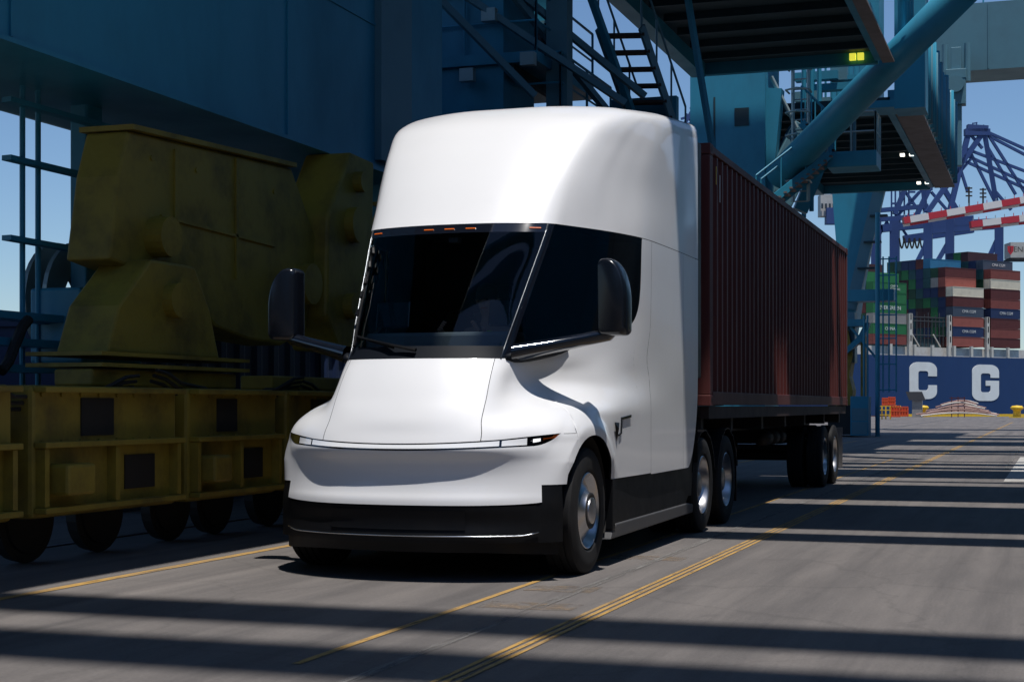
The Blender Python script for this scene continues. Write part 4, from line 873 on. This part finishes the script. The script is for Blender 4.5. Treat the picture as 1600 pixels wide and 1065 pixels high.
# foot of the second leg: landing, posts, yellow bogie seen end on
ft = W(1337, 690, 70); 
box('foot_frame', B2, craneB, -9.0, -8.05, 69.6, 70.6, 3.2, 5.4)
box('platform', B1, craneB, -8.35, -6.35, 69.2, 70.4, 5.85, 6.35)
box('platform', B1, craneB, -8.6, -7.55, 68.8, 70.0, 4.75, 5.05)
MB().prism([(-7.55, 4.9), (-7.35, 4.9), (-7.6, 4.2), (-8.4, 3.5), (-8.5, 3.7), (-7.85, 4.3)], 69.0, 69.6, 1).build('bracket', B1, craneB)
for (x, r_) in ((-6.98, .10), (-7.55, .05), (-7.40, .04)): MB().tube([(x, 68.7, 0.0 if r_ > .09 else 1.2), (x, 68.7, 9.6 if r_ > .09 else 5.2)], r_, 10).build('mast', B1, craneB)
for z in (2.0, 3.1, 4.2, 5.2, 6.9, 7.6): MB().tube([(-7.0, 68.7, z), (-6.2, 68.7, z)], .03, 6).build('cage_hoop', B1, craneB)
for x in (-6.75, -6.5, -6.2): MB().tube([(x, 68.7, 1.9), (x, 68.7, 7.7)], .035, 6).build('ladder_stile', B1, craneB)
MB().beam((-8.3, 69, 4.9), (-7.0, 69, 3.3), .1).build('brace', B1, craneB)
bg = MB().prism([(-8.85, 4.6), (-8.3, 4.6), (-8.1, 3.6), (-8.25, 2.6), (-8.1, 2.0), (-8.2, 1.0), (-8.8, 1.0), (-8.7, 2.2), (-8.9, 3.4)], 69.3, 70.6, 1).build('bogie_column', M['yel'], craneB)
box('bogie_post', M['yel'], craneB, -7.75, -7.55, 69.2, 69.7, 1.4, 4.4)
box('bogie', M['chassis'], craneB, -8.95, -7.85, 67.6, 71.5, .1, 1.35, bevel=.03)
cb = box('electrical_cabinet', B1, craneB, -7.95, -7.2, 67.2, 68.2, .06, 1.72, bevel=.02)
for z in (.62, 1.2): box('cabinet_door', B2, cb, -7.9, -7.25, 67.185, 67.2, z - .5, z + .02)
for k in range(5): MB().tube([(-8.9 + .17 * k, 67.5, 1.3), (-8.85 + .15 * k, 68.0, 4.4)], .03, 6).build('hose', M['chassis'] if k % 2 else M['yel'], craneB)
# pale portal girder crossing at upper right and its hanger
gy = 84.0
gd = box('portal_girder', B2, craneB, -6.3, 34, gy, gy + 3.2, 18.55, 22.0)
for x in [-3.0 + 4.2 * i for i in range(6)]: box('girder_joint', B2, gd, x, x + .06, gy - .03, gy, 18.6, 21.95)
railing(craneB, [(-6.3, gy + .1, 22.0), (6, gy + .1, 22.0)], 1.1, 1.5, B1, .04)
hg = MB(); 
hp = [W(1494, v, 80) for v in (75, 110, 125, 165, 260)]
for a, b_, wv in ((0, 1, .5), (1, 2, 1.0), (2, 3, .95), (3, 4, .55)): hg = MB().beam((hp[0].x, hp[0].y, hp[a].z), (hp[0].x, hp[0].y, hp[b_].z), wv, wv * .8).build('hanger', B2, craneB, bevel=.03)
for dx in (-.55, .55): MB().tube([(hp[0].x + dx, hp[0].y, hp[0].z + .2), (hp[0].x + dx, hp[0].y, hp[1].z - .6)], .16, 10).build('hanger_rod', B2, craneB)
MB().tube([(hp[0].x, hp[0].y - .6, hp[2].z - .3), (hp[0].x, hp[0].y + .6, hp[2].z - .3)], .42, 18).build('hanger_pulley', B2, craneB)
# --- high cross girders of both cranes (they lie above the frame and stripe the road with shade)
def over(parent, s0, s1, h, name='portal_beam', x0=-11, x1=30, t=1.0):
    dy = SY * h; a, b_ = s0 - SY * (h - 0), s1 - SY * (h + t)
    box(name, B1, parent, x0 + 0, x1, a + .0, b_, h, h + t)
over(craneA, 6.95, 7.95, 34, 'trolley_girder'); over(craneA, 8.55, 9.50, 34, 'trolley_girder')
over(craneA, 15.5, 16.45, 17); over(craneA, 17.05, 21.45, 17); over(craneA, 22.5, 27.0, 18); over(craneA, 16.6, 27.6, 15, 'unseen_shade_deck', -11, -1.35, .3)  # last deck is unseen, added to keep the container side in shade
over(craneB, 28.05, 28.5, 20, 'catwalk', t=.2); over(craneB, 29.8, 33.3, 20); over(craneB, 33.95, 35.0, 22, t=.6); over(craneB, 36.1, 37.3, 22, t=.6); over(craneB, 38.3, 38.8, 24, 'catwalk', t=.2); over(craneB, 44.2, 45.4, 22, t=.6); over(craneB, 46.1, 48.6, 22)
over(craneB, 53.9, 60.0, 24); over(craneB, 63.0, 67.2, 26); over(craneB, 70.5, 72.5, 28); over(craneB, 65.0, 79.0, 26, 'unseen_shade_slab', -5.5, .6, .6)  # last slab is unseen, added to shade the foot of the second leg
for y in (13, 33, 53, 86): 
    for c_ in ((craneA,) if y < 30 else (craneB,)): box('leg', B1, c_, 28, 30, y, y + 2.5, 0, 36)

for c_, ya, yb in ((craneA, -14, 24), (craneB, 42, 76)):  # unseen right side of both cranes, added to block low skylight
    box('sill_beam', B1, c_, 9.0, 10.9, ya, yb, 4.5, 8.3); box('unseen_bogie_row', M['yel'], c_, 9.3, 10.3, ya, yb, .4, 3.9)
for y in (-13, 20.4, 43.6, 71): box('leg', B1, craneA if y < 30 else craneB, 9.0, 10.9, y, y + 2.2, 8.3, 34)
# ------------------------------------------------------------------ yard behind the bogies at left
def tall_container(name, x0, x1, y0, y1, z0, z1, m, label, group=None, txt=None, long='y'):
    c = empty(name, ((x0 + x1) / 2, (y0 + y1) / 2, z0)); tag(c, label, 'container', group)
    for xx, sg in ((x1 - .02, 1), (x0 + .02, -1)):
        v_, f_ = corr(y0 + .1, y1 - .1, xx, sg, z0 + .12, z1 - .08, pitch=.5, d=.05); MB().add(v_, f_).build('side_panel', m, c)
    b = MB().box(x0 + .06, x1 - .06, y0 + .05, y1 - .05, z0 + .1, z1 - .06); b.build('body', m, c)
    fb = MB()
    for xx in (x0, x1 - .12):
        for z in (z0, z1 - .12): fb.box(xx, xx + .12, y0 + .12, y1 - .12, z, z + .12)
        for yy in (y0, y1 - .12): fb.box(xx, xx + .12, yy, yy + .12, z0, z1)
    for yy in (y0, y1 - .12):
        for z in (z0, z1 - .12): fb.box(x0 + .12, x1 - .12, yy, yy + .12, z, z + .12)
    f_ = fb.build('frame', m, c); f_['kind'] = 'stuff'
    return c
yc = [(10.5, 22.5, 'teal', 1, 'dark teal container on the ground behind the yellow bogies'), (23.0, 35.0, 'navy blue', 1, 'navy blue container standing behind the hinge of the yellow equaliser'), (35.5, 47.5, 'maroon', 2, 'maroon container stacked behind the crane leg')]  # container row added to keep the gaps between the bogies dark
for i, (a, b_, k_, n, lab) in enumerate(yc):
    for t in range(n): tall_container('shipping_container', -17.2, -14.8, a, b_, 2.6 * t, 2.6 * t + 2.59, CM[k_ if t == 0 else 'dark green'], ('lower ' if n > 1 and t == 0 else 'upper ' if n > 1 else '') + (lab if t == 0 else lab.replace(k_, 'dark green')), 'containers in the yard at left')
tall_container('shipping_container', -13.4, -11.0, 16.8, 22.8, 0, 2.46, CM['navy blue'], 'short navy blue container seen between the yellow bogies and the mirror', 'containers in the yard at left')
for (nm, x0, x1, y0, y1, h_, lab) in (('skylight_blocker_right', 15, 32, -30, 150, 13, 'long grey block right of the road, unseen, added to cut skylight'), ('skylight_blocker_rear', -40, 40, -62, -42, 16, 'wide grey block behind the viewpoint, unseen, added to cut skylight')):  # unseen blocks added to cut skylight from the right and from behind
    wh = empty(nm, ((x0 + x1) / 2, (y0 + y1) / 2, 0)); tag(wh, lab, 'skylight blocker')
    box('wall', M['conc'], wh, x0, x1, y0, y1, 0, h_); box('roof', M['deckund'], wh, x0 - .5, x1 + .5, y0 - .5, y1 + .5, h_, h_ + .4)
    for k in range(6):
        if nm == 'skylight_blocker_right': box('door', M['blue'], wh, x0 - .08, x0 - .01, y0 + 8 + 26 * k, y0 + 14 + 26 * k, 0, 5)
        else: box('door', M['blue'], wh, x0 + 5 + 12 * k, x0 + 10 + 12 * k, y1 + .01, y1 + .08, 0, 5)
sh = empty('dark_fill_shed', (-30, 30, 0)); tag(sh, 'long low shed added as dark fill far behind the yellow bogies', 'shed')  # added as dark fill behind the gaps at far left
box('wall', M['conc'], sh, -40, -32, 5, 90, 0, 3.0); box('roof', M['deckund'], sh, -40.5, -31.5, 4.5, 90.5, 3.0, 3.25)

# ------------------------------------------------------------------ container ship
SD = Vector((.83, .56)).normalized(); SBv = Vector((-SD.y, SD.x)); SO = Vector((114.2, 406))
def cam2w(X, Z, z): return Vector((X * CT - Z * ST, X * ST + Z * CT, z))
def SP(a, b, z): p = SO + SD * a + SBv * b; return cam2w(p.x, p.y, z)
ship_rot = math.atan2((SP(1, 0, 0) - SP(0, 0, 0)).y, (SP(1, 0, 0) - SP(0, 0, 0)).x)
ship = empty('container_ship', SP(0, 0, -3.2)); tag(ship, 'huge blue hulled container ship with white C and G lettering moored beyond the quay', 'ship')
def sbox(name, m, parent, a0, a1, b0, b1, z0, z1):
    mb = MB(); c = [SP(a, b, z) for z in (z0, z1) for a, b in ((a0, b0), (a1, b0), (a1, b1), (a0, b1))]
    return mb.add(c, [(0, 3, 2, 1), (4, 5, 6, 7), (0, 1, 5, 4), (1, 2, 6, 5), (2, 3, 7, 6), (3, 0, 4, 7)]).build(name, m, parent)
sbox('hull', M['hull'], ship, -170, 130, -1, 42, -3.1, 13.9)
sbox('boot_top', CM['dark red'], ship, -170, 130, -1.03, -.99, -3.1, -1.2)
sbox('deck_coaming', M['postw'], ship, -60, 60, .6, 40, 13.92, 16.2)
def a_of_u(u, b, z=0):
    k = (u - 800) / FPX; p = SO + SBv * b   # X = k Z
    return (k * p.y - p.x) / (SD.x - k * SD.y)
zz = lambda v, a, b: H + (HZ - v) * (SO + SD * a + SBv * b).y / FPX
def letter(u0, u1, v0, v1, polys):
    a0, a1 = a_of_u(u0, -1.1), a_of_u(u1, -1.1); z1, z0 = zz(v0, a0, -1.1), zz(v1, a0, -1.1); mb = MB()
    for pl in polys:
        n = len(pl); f = [SP(a0 + (a1 - a0) * x, -1.12, z0 + (z1 - z0) * y) for x, y in pl]; k = [SP(a0 + (a1 - a0) * x, -1.01, z0 + (z1 - z0) * y) for x, y in pl]
        mb.add(f + k, [tuple(range(n))] + [(i, (i + 1) % n, n + (i + 1) % n, n + i) for i in range(n)])
    return mb.build('hull_letter', M['hullw'], ship)
def arcp(cx, cy, rx, ry, a0, a1, n=7): return [(cx + rx * math.cos(R(a0 + (a1 - a0) * i / n)), cy + ry * math.sin(R(a0 + (a1 - a0) * i / n))) for i in range(n + 1)]
def strip(out, inn): return [[out[i], out[i + 1], inn[i + 1], inn[i]] for i in range(len(out) - 1)]
oC = [(1, .62)] + arcp(.68, .80, .32, .20, 0, 90) + arcp(.32, .80, .32, .20, 90, 180) + arcp(.32, .20, .32, .20, 180, 270) + arcp(.68, .20, .32, .20, 270, 360) + [(1, .38)]
iC = [(.68, .62)] + arcp(.60, .70, .08, .06, 0, 90) + arcp(.40, .70, .08, .06, 90, 180) + arcp(.40, .30, .08, .06, 180, 270) + arcp(.60, .30, .08, .06, 270, 360) + [(.68, .38)]
letter(1421, 1464, 565, 623, strip(oC, iC))
oG = [(1, .64)] + oC[1:-1] + [(1, .56)]; iG = [(.68, .64)] + iC[1:-1] + [(.68, .40)]
letter(1519, 1561, 569, 626, strip(oG[:-1], iG[:-1]) + [[(1, .20), (1, .56), (.68, .56), (.68, .30)], [(.50, .56), (.68, .56), (.68, .42), (.50, .42)]])
TIER = 2.6; Z0 = 16.6
cmesh = {}
def box_container(a, row, tier, colr, label, detailed, print_=None, length=12.0, group='containers stacked on the ship'):
    o = SP(a, row * 2.52, Z0 + tier * TIER)
    if (colr, detailed) not in cmesh:
        root = MB(); L, Wd, Hh = length, 2.40, 2.54
        if detailed:
            pts = []; n = 40
            for i in range(n):
                x = .15 + (L - .3) * i / n; p = (L - .3) / n; pts += [(x, .0), (x + p * .25, .0), (x + p * .5, .05), (x + p * .75, .05)]
            pts.append((L - .15, 0))
            root.add([q for x, d_ in pts for q in ((x, .03 + d_, .15), (x, .03 + d_, Hh - .12))], [(2 * i, 2 * i + 2, 2 * i + 3, 2 * i + 1) for i in range(len(pts) - 1)])
            for z in (0, Hh - .15): root.box(0, L, 0, .12, z, z + .15)
            for x in (0, L - .15): root.box(x, x + .15, .004, .15, .15, Hh - .15)
            root.box(.01, L - .01, .10, Wd, .01, Hh - .01)
            for k in range(4): root.box(-.04, .01, .25 + .55 * k, .32 + .55 * k, .1, Hh - .1)
        else:
            root.box(0, L, .02, Wd, 0, Hh)
            for k in range(4): root.box(-.04, 0, .25 + .55 * k, .32 + .55 * k, .1, Hh - .1)
            for z in (0, Hh - .12): root.box(-.045, -.001, .02, Wd, z, z + .12)
        ob = root.build('container_mesh', CM[colr], None); cmesh[(colr, detailed)] = ob.data; bpy.data.objects.remove(ob)
    ob = bpy.data.objects.new('shipping_container', cmesh[(colr, detailed)]); col.objects.link(ob); ob.location = o; ob.rotation_euler.z = ship_rot
    tag(ob, label, 'container', group)
    if print_:
        for (t_, x_, z_, s_) in print_:
            k = text('lettering', t_, M['print'], None, (0, 0, 0), (R(90), 0, 0), s_, 1.1, ext=.01); k.parent = ob; k.location = (x_, -.03, z_); k.rotation_euler = (R(90), 0, 0)
    return ob
cma = [('CMA CGM', 6.2, 1.35, 1.05)]
ordn = ['lowest', 'second', 'third', 'fourth', 'fifth', 'sixth', 'seventh', 'eighth', 'ninth', 'tenth']
def outer(a, row, tiers, where, t0=0, n=None):
    for t, spec in enumerate(tiers):
        c_, pr = (spec if isinstance(spec, tuple) else (spec, None)); t += t0
        box_container(a, row, t, c_, '%s container%s, %s tier of %s' % (c_, ' lettered ' + ' '.join(q_[0] for q_ in pr) if pr else '', ordn[t], where), True, pr)
outer(0, 0, ['orange red', ('navy blue', cma), 'orange red', ('slate blue', cma), 'dark red', 'cream'], 'quayside stack between white lashing posts')
outer(0, 1, ['orange red', 'dark red'], 'row behind the cream container', 6)
outer(14.9, 0, ['dark red', 'oxide red', 'dark red', ('navy blue', cma), 'oxide red', 'dark red', 'cream', 'oxide red'], 'quayside stack at right edge')
outer(14.9, 1, [('slate blue', cma)], 'second row at the right picture edge', 8)
outer(-29.5, 0, ['oxide red', ('green', [('CHINA', 6, 1.3, 1.1)]), 'light grey', ('green', [('EVERGREEN', 6.0, 1.3, 1.35)]), 'green', ('green', [('CHINA', 7.5, 1.6, .8), ('SHIPPING', 7.8, .85, .8)])], 'quayside stack left of first post')
darks = ['maroon', 'dark green', 'navy blue', 'dark red', 'teal', 'maroon', 'dark red', 'green', 'maroon', 'teal', 'navy blue', 'dark red']
tops = {1: 6, 2: 8, 3: 9, 4: 9, 5: 9, 6: 9, 7: 9, 8: 9}
for row_ in range(1, 9):
    for t in range(0, tops[row_]):
        c_ = darks[(row_ * 5 + t * 7 + (row_ * t) % 3) % 12]
        if row_ == 3 and t == 8: c_ = 'sky blue'
        if row_ == 2 and t == 6: c_ = 'light grey'
        box_container(0, row_, t, c_, '%s container end, %s row in, %s tier, right of the lashing bridge' % (c_, ordn[row_].replace('lowest', 'first'), ordn[t]) if c_ != 'sky blue' else 'sky blue container lying on top of the central stack', row_ < 4 and t > 5)
for row_ in range(1, 7):
    for t in range(2, 8 if row_ > 2 else 7):
        c_ = darks[(row_ * 3 + t * 5) % 12]
        if row_ in (1, 2) and t == 6: c_ = 'green'
        box_container(-29.5, row_, t, c_, '%s container, %s row in, %s tier, left of the lashing bridge' % (c_, ordn[row_], ordn[t]), False)
for row_ in range(1, 6):
    for t in range(5, 10 if row_ > 2 else 8 if row_ == 1 else 9):
        c_ = darks[(row_ * 7 + t * 3) % 12]; box_container(14.9, row_, t, c_, '%s container, %s row in, %s tier, at the right picture edge' % (c_, ordn[row_], ordn[t]), False)
# lashing bridges with slotted posts, deck stanchions
for a in (-16.2, -1.35, 13.5):
    ps = sbox('lashing_post', M['postw'], ship, a - .55, a + .55, -.3, .5, 16.2, 24.6)
    for z in (17.6, 20.6, 23.0): sbox('post_slot', M['chassis'], ps, a - .22, a + .22, -.33, -.29, z, z + 1.5)
for a in (-24, -17.2, -15.2, -8.6, -2.4, -.3, 6.4, 12.6, 14.5, 21.0): sbox('stanchion', M['postw'], ship, a - .4, a + .4, -.9, -.3, 13.9, 16.7)
for k in range(10):
    a = -15.2 + k * 1.42; sbox('bridge_post', M['step'], ship, a, a + .16, 1.2, 1.4, 16.5, 24.0 + (k % 3) * .6)
for z in (19.2, 22.8, 23.8): sbox('bridge_rail', M['step'], ship, -15.6, -1.9, 1.15, 1.35, z, z + .22)
for k in range(2): MB().beam(SP(-14.5 + 8 * k, .9, 19.5), SP(-11.8 + 8 * k, .9, 16.4), .25).build('bridge_brace', M['postw'], ship)
sbox('hatch_cover', M['deckund'], ship, -15.8, -1.8, 2.5, 38, 16.2, 18.6)
cc_ = W(1590, 392, 470)
fx = empty('crane_machinery_house', (cc_.x, cc_.y, cc_.z - 2.6)); tag(fx, 'white house lettered FENIX on the far crane, above the container stacks', 'machinery house')
hb = MB(); a0 = W(1574, 405, 470); a1 = W(1612, 405, 470)
hb.beam((a0.x, a0.y, cc_.z), (a1.x, a1.y, cc_.z), 6, 4.6); hb.build('wall', CM['white'], fx)
MB().beam((a0.x, a0.y, cc_.z - 2.7), (a1.x, a1.y, cc_.z - 2.7), 7, .5).build('base', M['chassis'], fx)
tx = text('lettering', 'FENIX', M['chassis'], fx, (W(1594, 392, 466).x, W(1594, 392, 466).y, cc_.z), (R(90), 0, TH), 2.3, ext=.02)
q = W(1579, 391, 466); MB().prism([(q.x - .9, q.z + 1.3), (q.x + .9, q.z + 1.3), (q.x + .8, q.z - .3), (q.x, q.z - 1.4), (q.x - .8, q.z - .3)], q.y, q.y + .1, 1).build('shield_emblem', M['boomred'], fx)

# ------------------------------------------------------------------ far navy cranes
def far_crane(name, label, Z):
    e = empty(name, W(1500, 0, Z).xy.to_3d()); tag(e, label, 'crane', 'navy blue cranes beyond the ship'); return e
FZ = 480
fc = far_crane('harbour_crane', 'navy blue crane with a pointed A frame apex against the sky at right', FZ)
def fb(parent, nm, pts, w, m=M['navy'], Z=FZ, dz=0):
    for (u0, v0, u1, v1) in pts: MB().beam(W(u0, v0, Z + dz), W(u1, v1, Z + dz), w).build(nm, m, parent)
fb(fc, 'frame_leg', [(1513, 208, 1484, 330), (1534, 210, 1449, 332), (1539, 212, 1557, 318)], 1.5)
fb(fc, 'apex_platform', [(1507, 207, 1546, 207), (1511, 200, 1543, 202)], 2.0)
fb(fc, 'apex_mast', [(1518, 203, 1520, 192), (1526, 203, 1526, 191), (1536, 203, 1537, 195), (1520, 193, 1527, 192)], .35)
fb(fc, 'brace', [(1513, 232, 1556, 318), (1516, 210, 1535, 232), (1500, 262, 1512, 300), (1497, 247, 1516, 232), (1540, 225, 1587, 304), (1545, 212, 1620, 330), (1447, 332, 1520, 245), (1556, 300, 1580, 328)], .8)
fb(fc, 'tie_bar', [(1544, 207, 1640, 250), (1546, 213, 1640, 262), (1506, 241, 1640, 303), (1508, 252, 1640, 312), (1510, 233, 1640, 282)], .8)
fb(fc, 'leg', [(1450, 345, 1450, 425), (1484, 340, 1484, 425), (1561, 350, 1561, 440)], 2.6)
fb(fc, 'girder', [(1450, 352, 1620, 342), (1450, 361, 1560, 353)], 1.8)
fb(fc, 'brace', [(1448, 380, 1425, 425), (1484, 375, 1455, 425), (1558, 375, 1535, 425)], 1.3)
f2 = far_crane('harbour_crane', 'navy blue crane partly hidden behind the teal crane deck and its ladder mast', 505)
fb(f2, 'frame_leg', [(1440, 262, 1446, 332), (1468, 262, 1428, 345), (1425, 268, 1398, 335), (1458, 268, 1496, 330)], 1.5, Z=505)
fb(f2, 'brace', [(1436, 300, 1400, 340), (1455, 300, 1490, 340), (1402, 282, 1436, 330), (1470, 262, 1416, 325)], .8, Z=505)
fb(f2, 'leg', [(1369, 335, 1369, 440), (1398, 345, 1398, 430)], 3.0, Z=505)
fb(f2, 'girder', [(1378, 357, 1520, 343), (1412, 374, 1520, 358)], 2.4, Z=505); fb(f2, 'girder', [(1360, 330, 1450, 322), (1360, 344, 1440, 338)], 1.4, Z=505)
fb(f2, 'brace', [(1385, 345, 1398, 372), (1372, 372, 1386, 345), (1296, 325, 1302, 290), (1285, 330, 1303, 312), (1405, 350, 1420, 373)], .7, Z=505)
for u in (1393, 1399, 1406, 1413, 1420):
    fb(f2, 'mast', [(u, 282, u, 350)], .5, Z=505)
for u, v in ((1418, 290), (1425, 300), (1424, 318), (1397, 318), (1452, 296)): fb(f2, 'mast_platform', [(u - 5, v, u + 5, v)], .6, Z=505)
for k in range(5):
    u0 = 1405 + 8 * k; MB().tube([W(u0 + 8 * t / 8, 372 + 16 * math.sin(math.pi * t / 8), 500) for t in range(9)], .28, 5).build('festoon_cable', M['chassis'], f2)
f3 = far_crane('harbour_crane', 'small navy blue crane top showing between the cab roof and the teal leg', 430)
fb(f3, 'frame_leg', [(1066, 200, 1088, 162), (1074, 215, 1092, 170), (1085, 215, 1090, 160)], 1.0, Z=430)
fb(f3, 'brace', [(1064, 186, 1092, 178), (1066, 196, 1092, 190), (1072, 178, 1090, 205), (1070, 205, 1092, 172), (1078, 170, 1092, 166)], .6, Z=430)
# striped booms
for bi, (u0, v0, u1, v1, th, Z, lab) in enumerate(((1411, 345, 1700, 295, 2.3, 470, 'red and white striped crane boom reaching to the lattice mast at left'), (1516, 351, 1700, 329, 2.2, 460, 'shorter red and white striped crane boom below the longer one'))):
    bo = empty('crane_boom', W(u0, v0, Z)); tag(bo, lab, 'crane boom')
    n = 10 if bi == 0 else 7; us = [0] + [(10 if bi == 0 else 18) + 28.5 * k for k in range(n)]
    for k in range(len(us) - 1):
        f0_ = us[k] / (u1 - u0); f1_ = us[k + 1] / (u1 - u0)
        p = W(u0 + (u1 - u0) * f0_, v0 + (v1 - v0) * f0_, Z); q = W(u0 + (u1 - u0) * f1_, v0 + (v1 - v0) * f1_, Z)
        sct = MB().beam(p, q, th, th * .85).build('boom_section', M['boomred'] if k % 2 == 0 else M['boomwhite'], bo)
        MB().beam(p + Vector((0, 1, -1.35)), q + Vector((0, 1, -1.35)), .7).build('lower_chord', M['boomwhite'] if k % 2 == 0 else M['boomred'], bo)
        for j in range(2): r0 = p + (q - p) * (.25 + .5 * j); MB().tube([r0, r0 + Vector((0, 0, 1.9))], .12, 5).build('boom_post', M['boomred'] if (j + k) % 2 else M['galv'], bo)
for (u, v) in ((1514, 300), (1536, 302)):
    mt_ = empty('light_mast', W(u, v + 12, 475)); tag(mt_, ('left' if u < 1520 else 'right') + ' one of two small masts with platforms above the striped boom', 'mast')
    MB().beam(W(u, v + 22, 475), W(u, v - 8, 475), .5).build('pole', M['chassis'], mt_)
    for k in range(3): MB().beam(W(u - 5, v - 6 + 6 * k, 475), W(u + 5, v - 6 + 6 * k, 475), .4).build('platform', M['chassis'], mt_)
# ship superstructure glimpsed between the crane legs
w_ = empty('ship_bridge', W(1290, 345, 440)); tag(w_, 'white ship bridge block glimpsed left of the second teal leg', 'ship bridge')
MB().beam(W(1280, 322, 440), W(1306, 322, 440), 4, 6).build('wall', CM['white'], w_); MB().beam(W(1290, 338, 438), W(1306, 338, 438), 3, 4.5).build('blue_block', M['navy'], w_)
for k in range(4): MB().beam(W(1283 + 6 * k, 322, 437.4), W(1286 + 6 * k, 322, 437.4), .3, 1.4).build('window', M['blackgl'], w_)

# ------------------------------------------------------------------ quay edge clutter
def bollard(u, v, Z, lab):
    p = W(u, v, Z); e = empty('bollard', (p.x, p.y, 0)); tag(e, lab, 'bollard', 'yellow bollards along the quay edge')
    MB().lathe([(0, .001), (0, .62), (.08, .62), (.10, .42), (.75, .40), (.85, .46), (.95, .66), (1.12, .68), (1.28, .52), (1.34, .001)], (p.x, p.y, 0), 2, 24).build('post', M['yel2'], e, smooth=True)
    MB().box(p.x - .8, p.x + .8, p.y - .8, p.y + .8, .0, .10).build('base_plate', M['yel2'], e)
bollard(1442, 640, 182, 'yellow mooring bollard left of the pile of bent pipes'); bollard(1589, 640, 170, 'yellow mooring bollard at the right end of the quay edge'); bollard(1400, 640, 186, 'small yellow mooring bollard behind the orange barriers')
def crate(u0, u1, v0, Z, h, lab):
    p = W(u0, v0, Z); q = W(u1, v0, Z); z = max(0, H + (HZ - v0) * Z / FPX); w = (q - p).length
    c = empty('plastic_barrier', ((p.x + q.x) / 2, p.y, z)); tag(c, lab, 'barrier', 'orange barriers on the quay')
    x0 = p.x; x1 = p.x + w; y = p.y
    box('panel', M['orange'], c, x0 + .1, x1 - .1, y, y + .12, z + .15, z + h - .12)
    for zz_ in (z + .02, z + h * .5, z + h - .1): box('rail', M['orange'], c, x0, x1, y - .08, y + .2, zz_, zz_ + .12)
    for k in range(4): xx = x0 + (w - .12) * k / 3; box('post', M['orange'], c, xx, xx + .12, y - .07, y + .19, z, z + h)
crate(1392, 1406, 651.5, 150, 1.1, 'orange plastic barrier on the ground nearest the crane foot'); crate(1405, 1419, 650.5, 158, 1.0, 'orange plastic barrier on the ground beside the grey box')
crate(1378, 1388, 633.5, 152, .75, 'orange plastic barrier raised on the yellow stand at left'); crate(1388, 1399, 633.0, 152, .8, 'orange plastic barrier raised on the yellow stand at right')
stn = empty('stand', (W(1380, 650, 148).x, W(1380, 650, 148).y, 0)); tag(stn, 'yellow steel stand under the orange barriers', 'stand')
for u in (1371, 1377, 1383, 1390):
    p = W(u, 650, 150); box('stand_leg', M['yel2'], stn, p.x, p.x + .12, p.y, p.y + .1, 0, 1.3)
p = W(1371, 650, 150); q = W(1391, 650, 150)
for z in (.4, .85, 1.22): box('stand_rail', M['yel2'], stn, p.x, q.x + .1, p.y - .05, p.y + .05, z, z + .08)
gb = empty('grey_cabinet', (W(1432, 640, 180).x, W(1432, 640, 180).y, 0)); tag(gb, 'grey steel cabinet with sloped lid standing before the letter C', 'cabinet')
p = W(1425, 650, 180); q = W(1441, 650, 180)
box('cabinet_body', M['conc'], gb, p.x, q.x, p.y, p.y + 1, 0, 1.9); MB().prism([(p.x - .3, 1.92), (q.x + .4, 1.92), (q.x, 2.9), (p.x - .7, 2.9)], p.y - .2, p.y + .2, 1).build('cabinet_lid', M['step'], gb)
pp = empty('pipe_pile', (W(1497, 640, 178).x, W(1497, 640, 178).y, 0)); tag(pp, 'pile of long bent rusty pipes lying along the quay edge below the letters', 'pipes')
for k in range(16):
    lay = k // 4; u0 = 1430 + lay * 13 + rnd.random() * 14; u1 = 1562 - lay * 10 - rnd.random() * 12; zb = .15 + .42 * lay + .08 * (k % 4); Zd = 176 + (k % 4) * 1.2
    a = W(u0, 640, Zd); b_ = W(u1, 640, Zd)
    MB().tube([Vector((a.x + (b_.x - a.x) * t / 12, a.y + (b_.y - a.y) * t / 12, zb + (.36 + .05 * (k % 3)) * math.sin(math.pi * t / 12) - (.1 if lay else 0))) for t in range(13)], .085, 6).build('pipe', M['rust'] if k % 3 else M['postw'], pp)
for u in (1487, 1497, 1507): a = W(u, 640, 176); MB().tube([(a.x, a.y, 0), (a.x, a.y, 2.3)], .05, 6).build('pile_stake', CM['dark red'], pp)
a = W(1495, 640, 176); box('pile_cage', CM['dark red'], pp, a.x - .8, a.x + .9, a.y, a.y + .1, 2.1, 2.2)
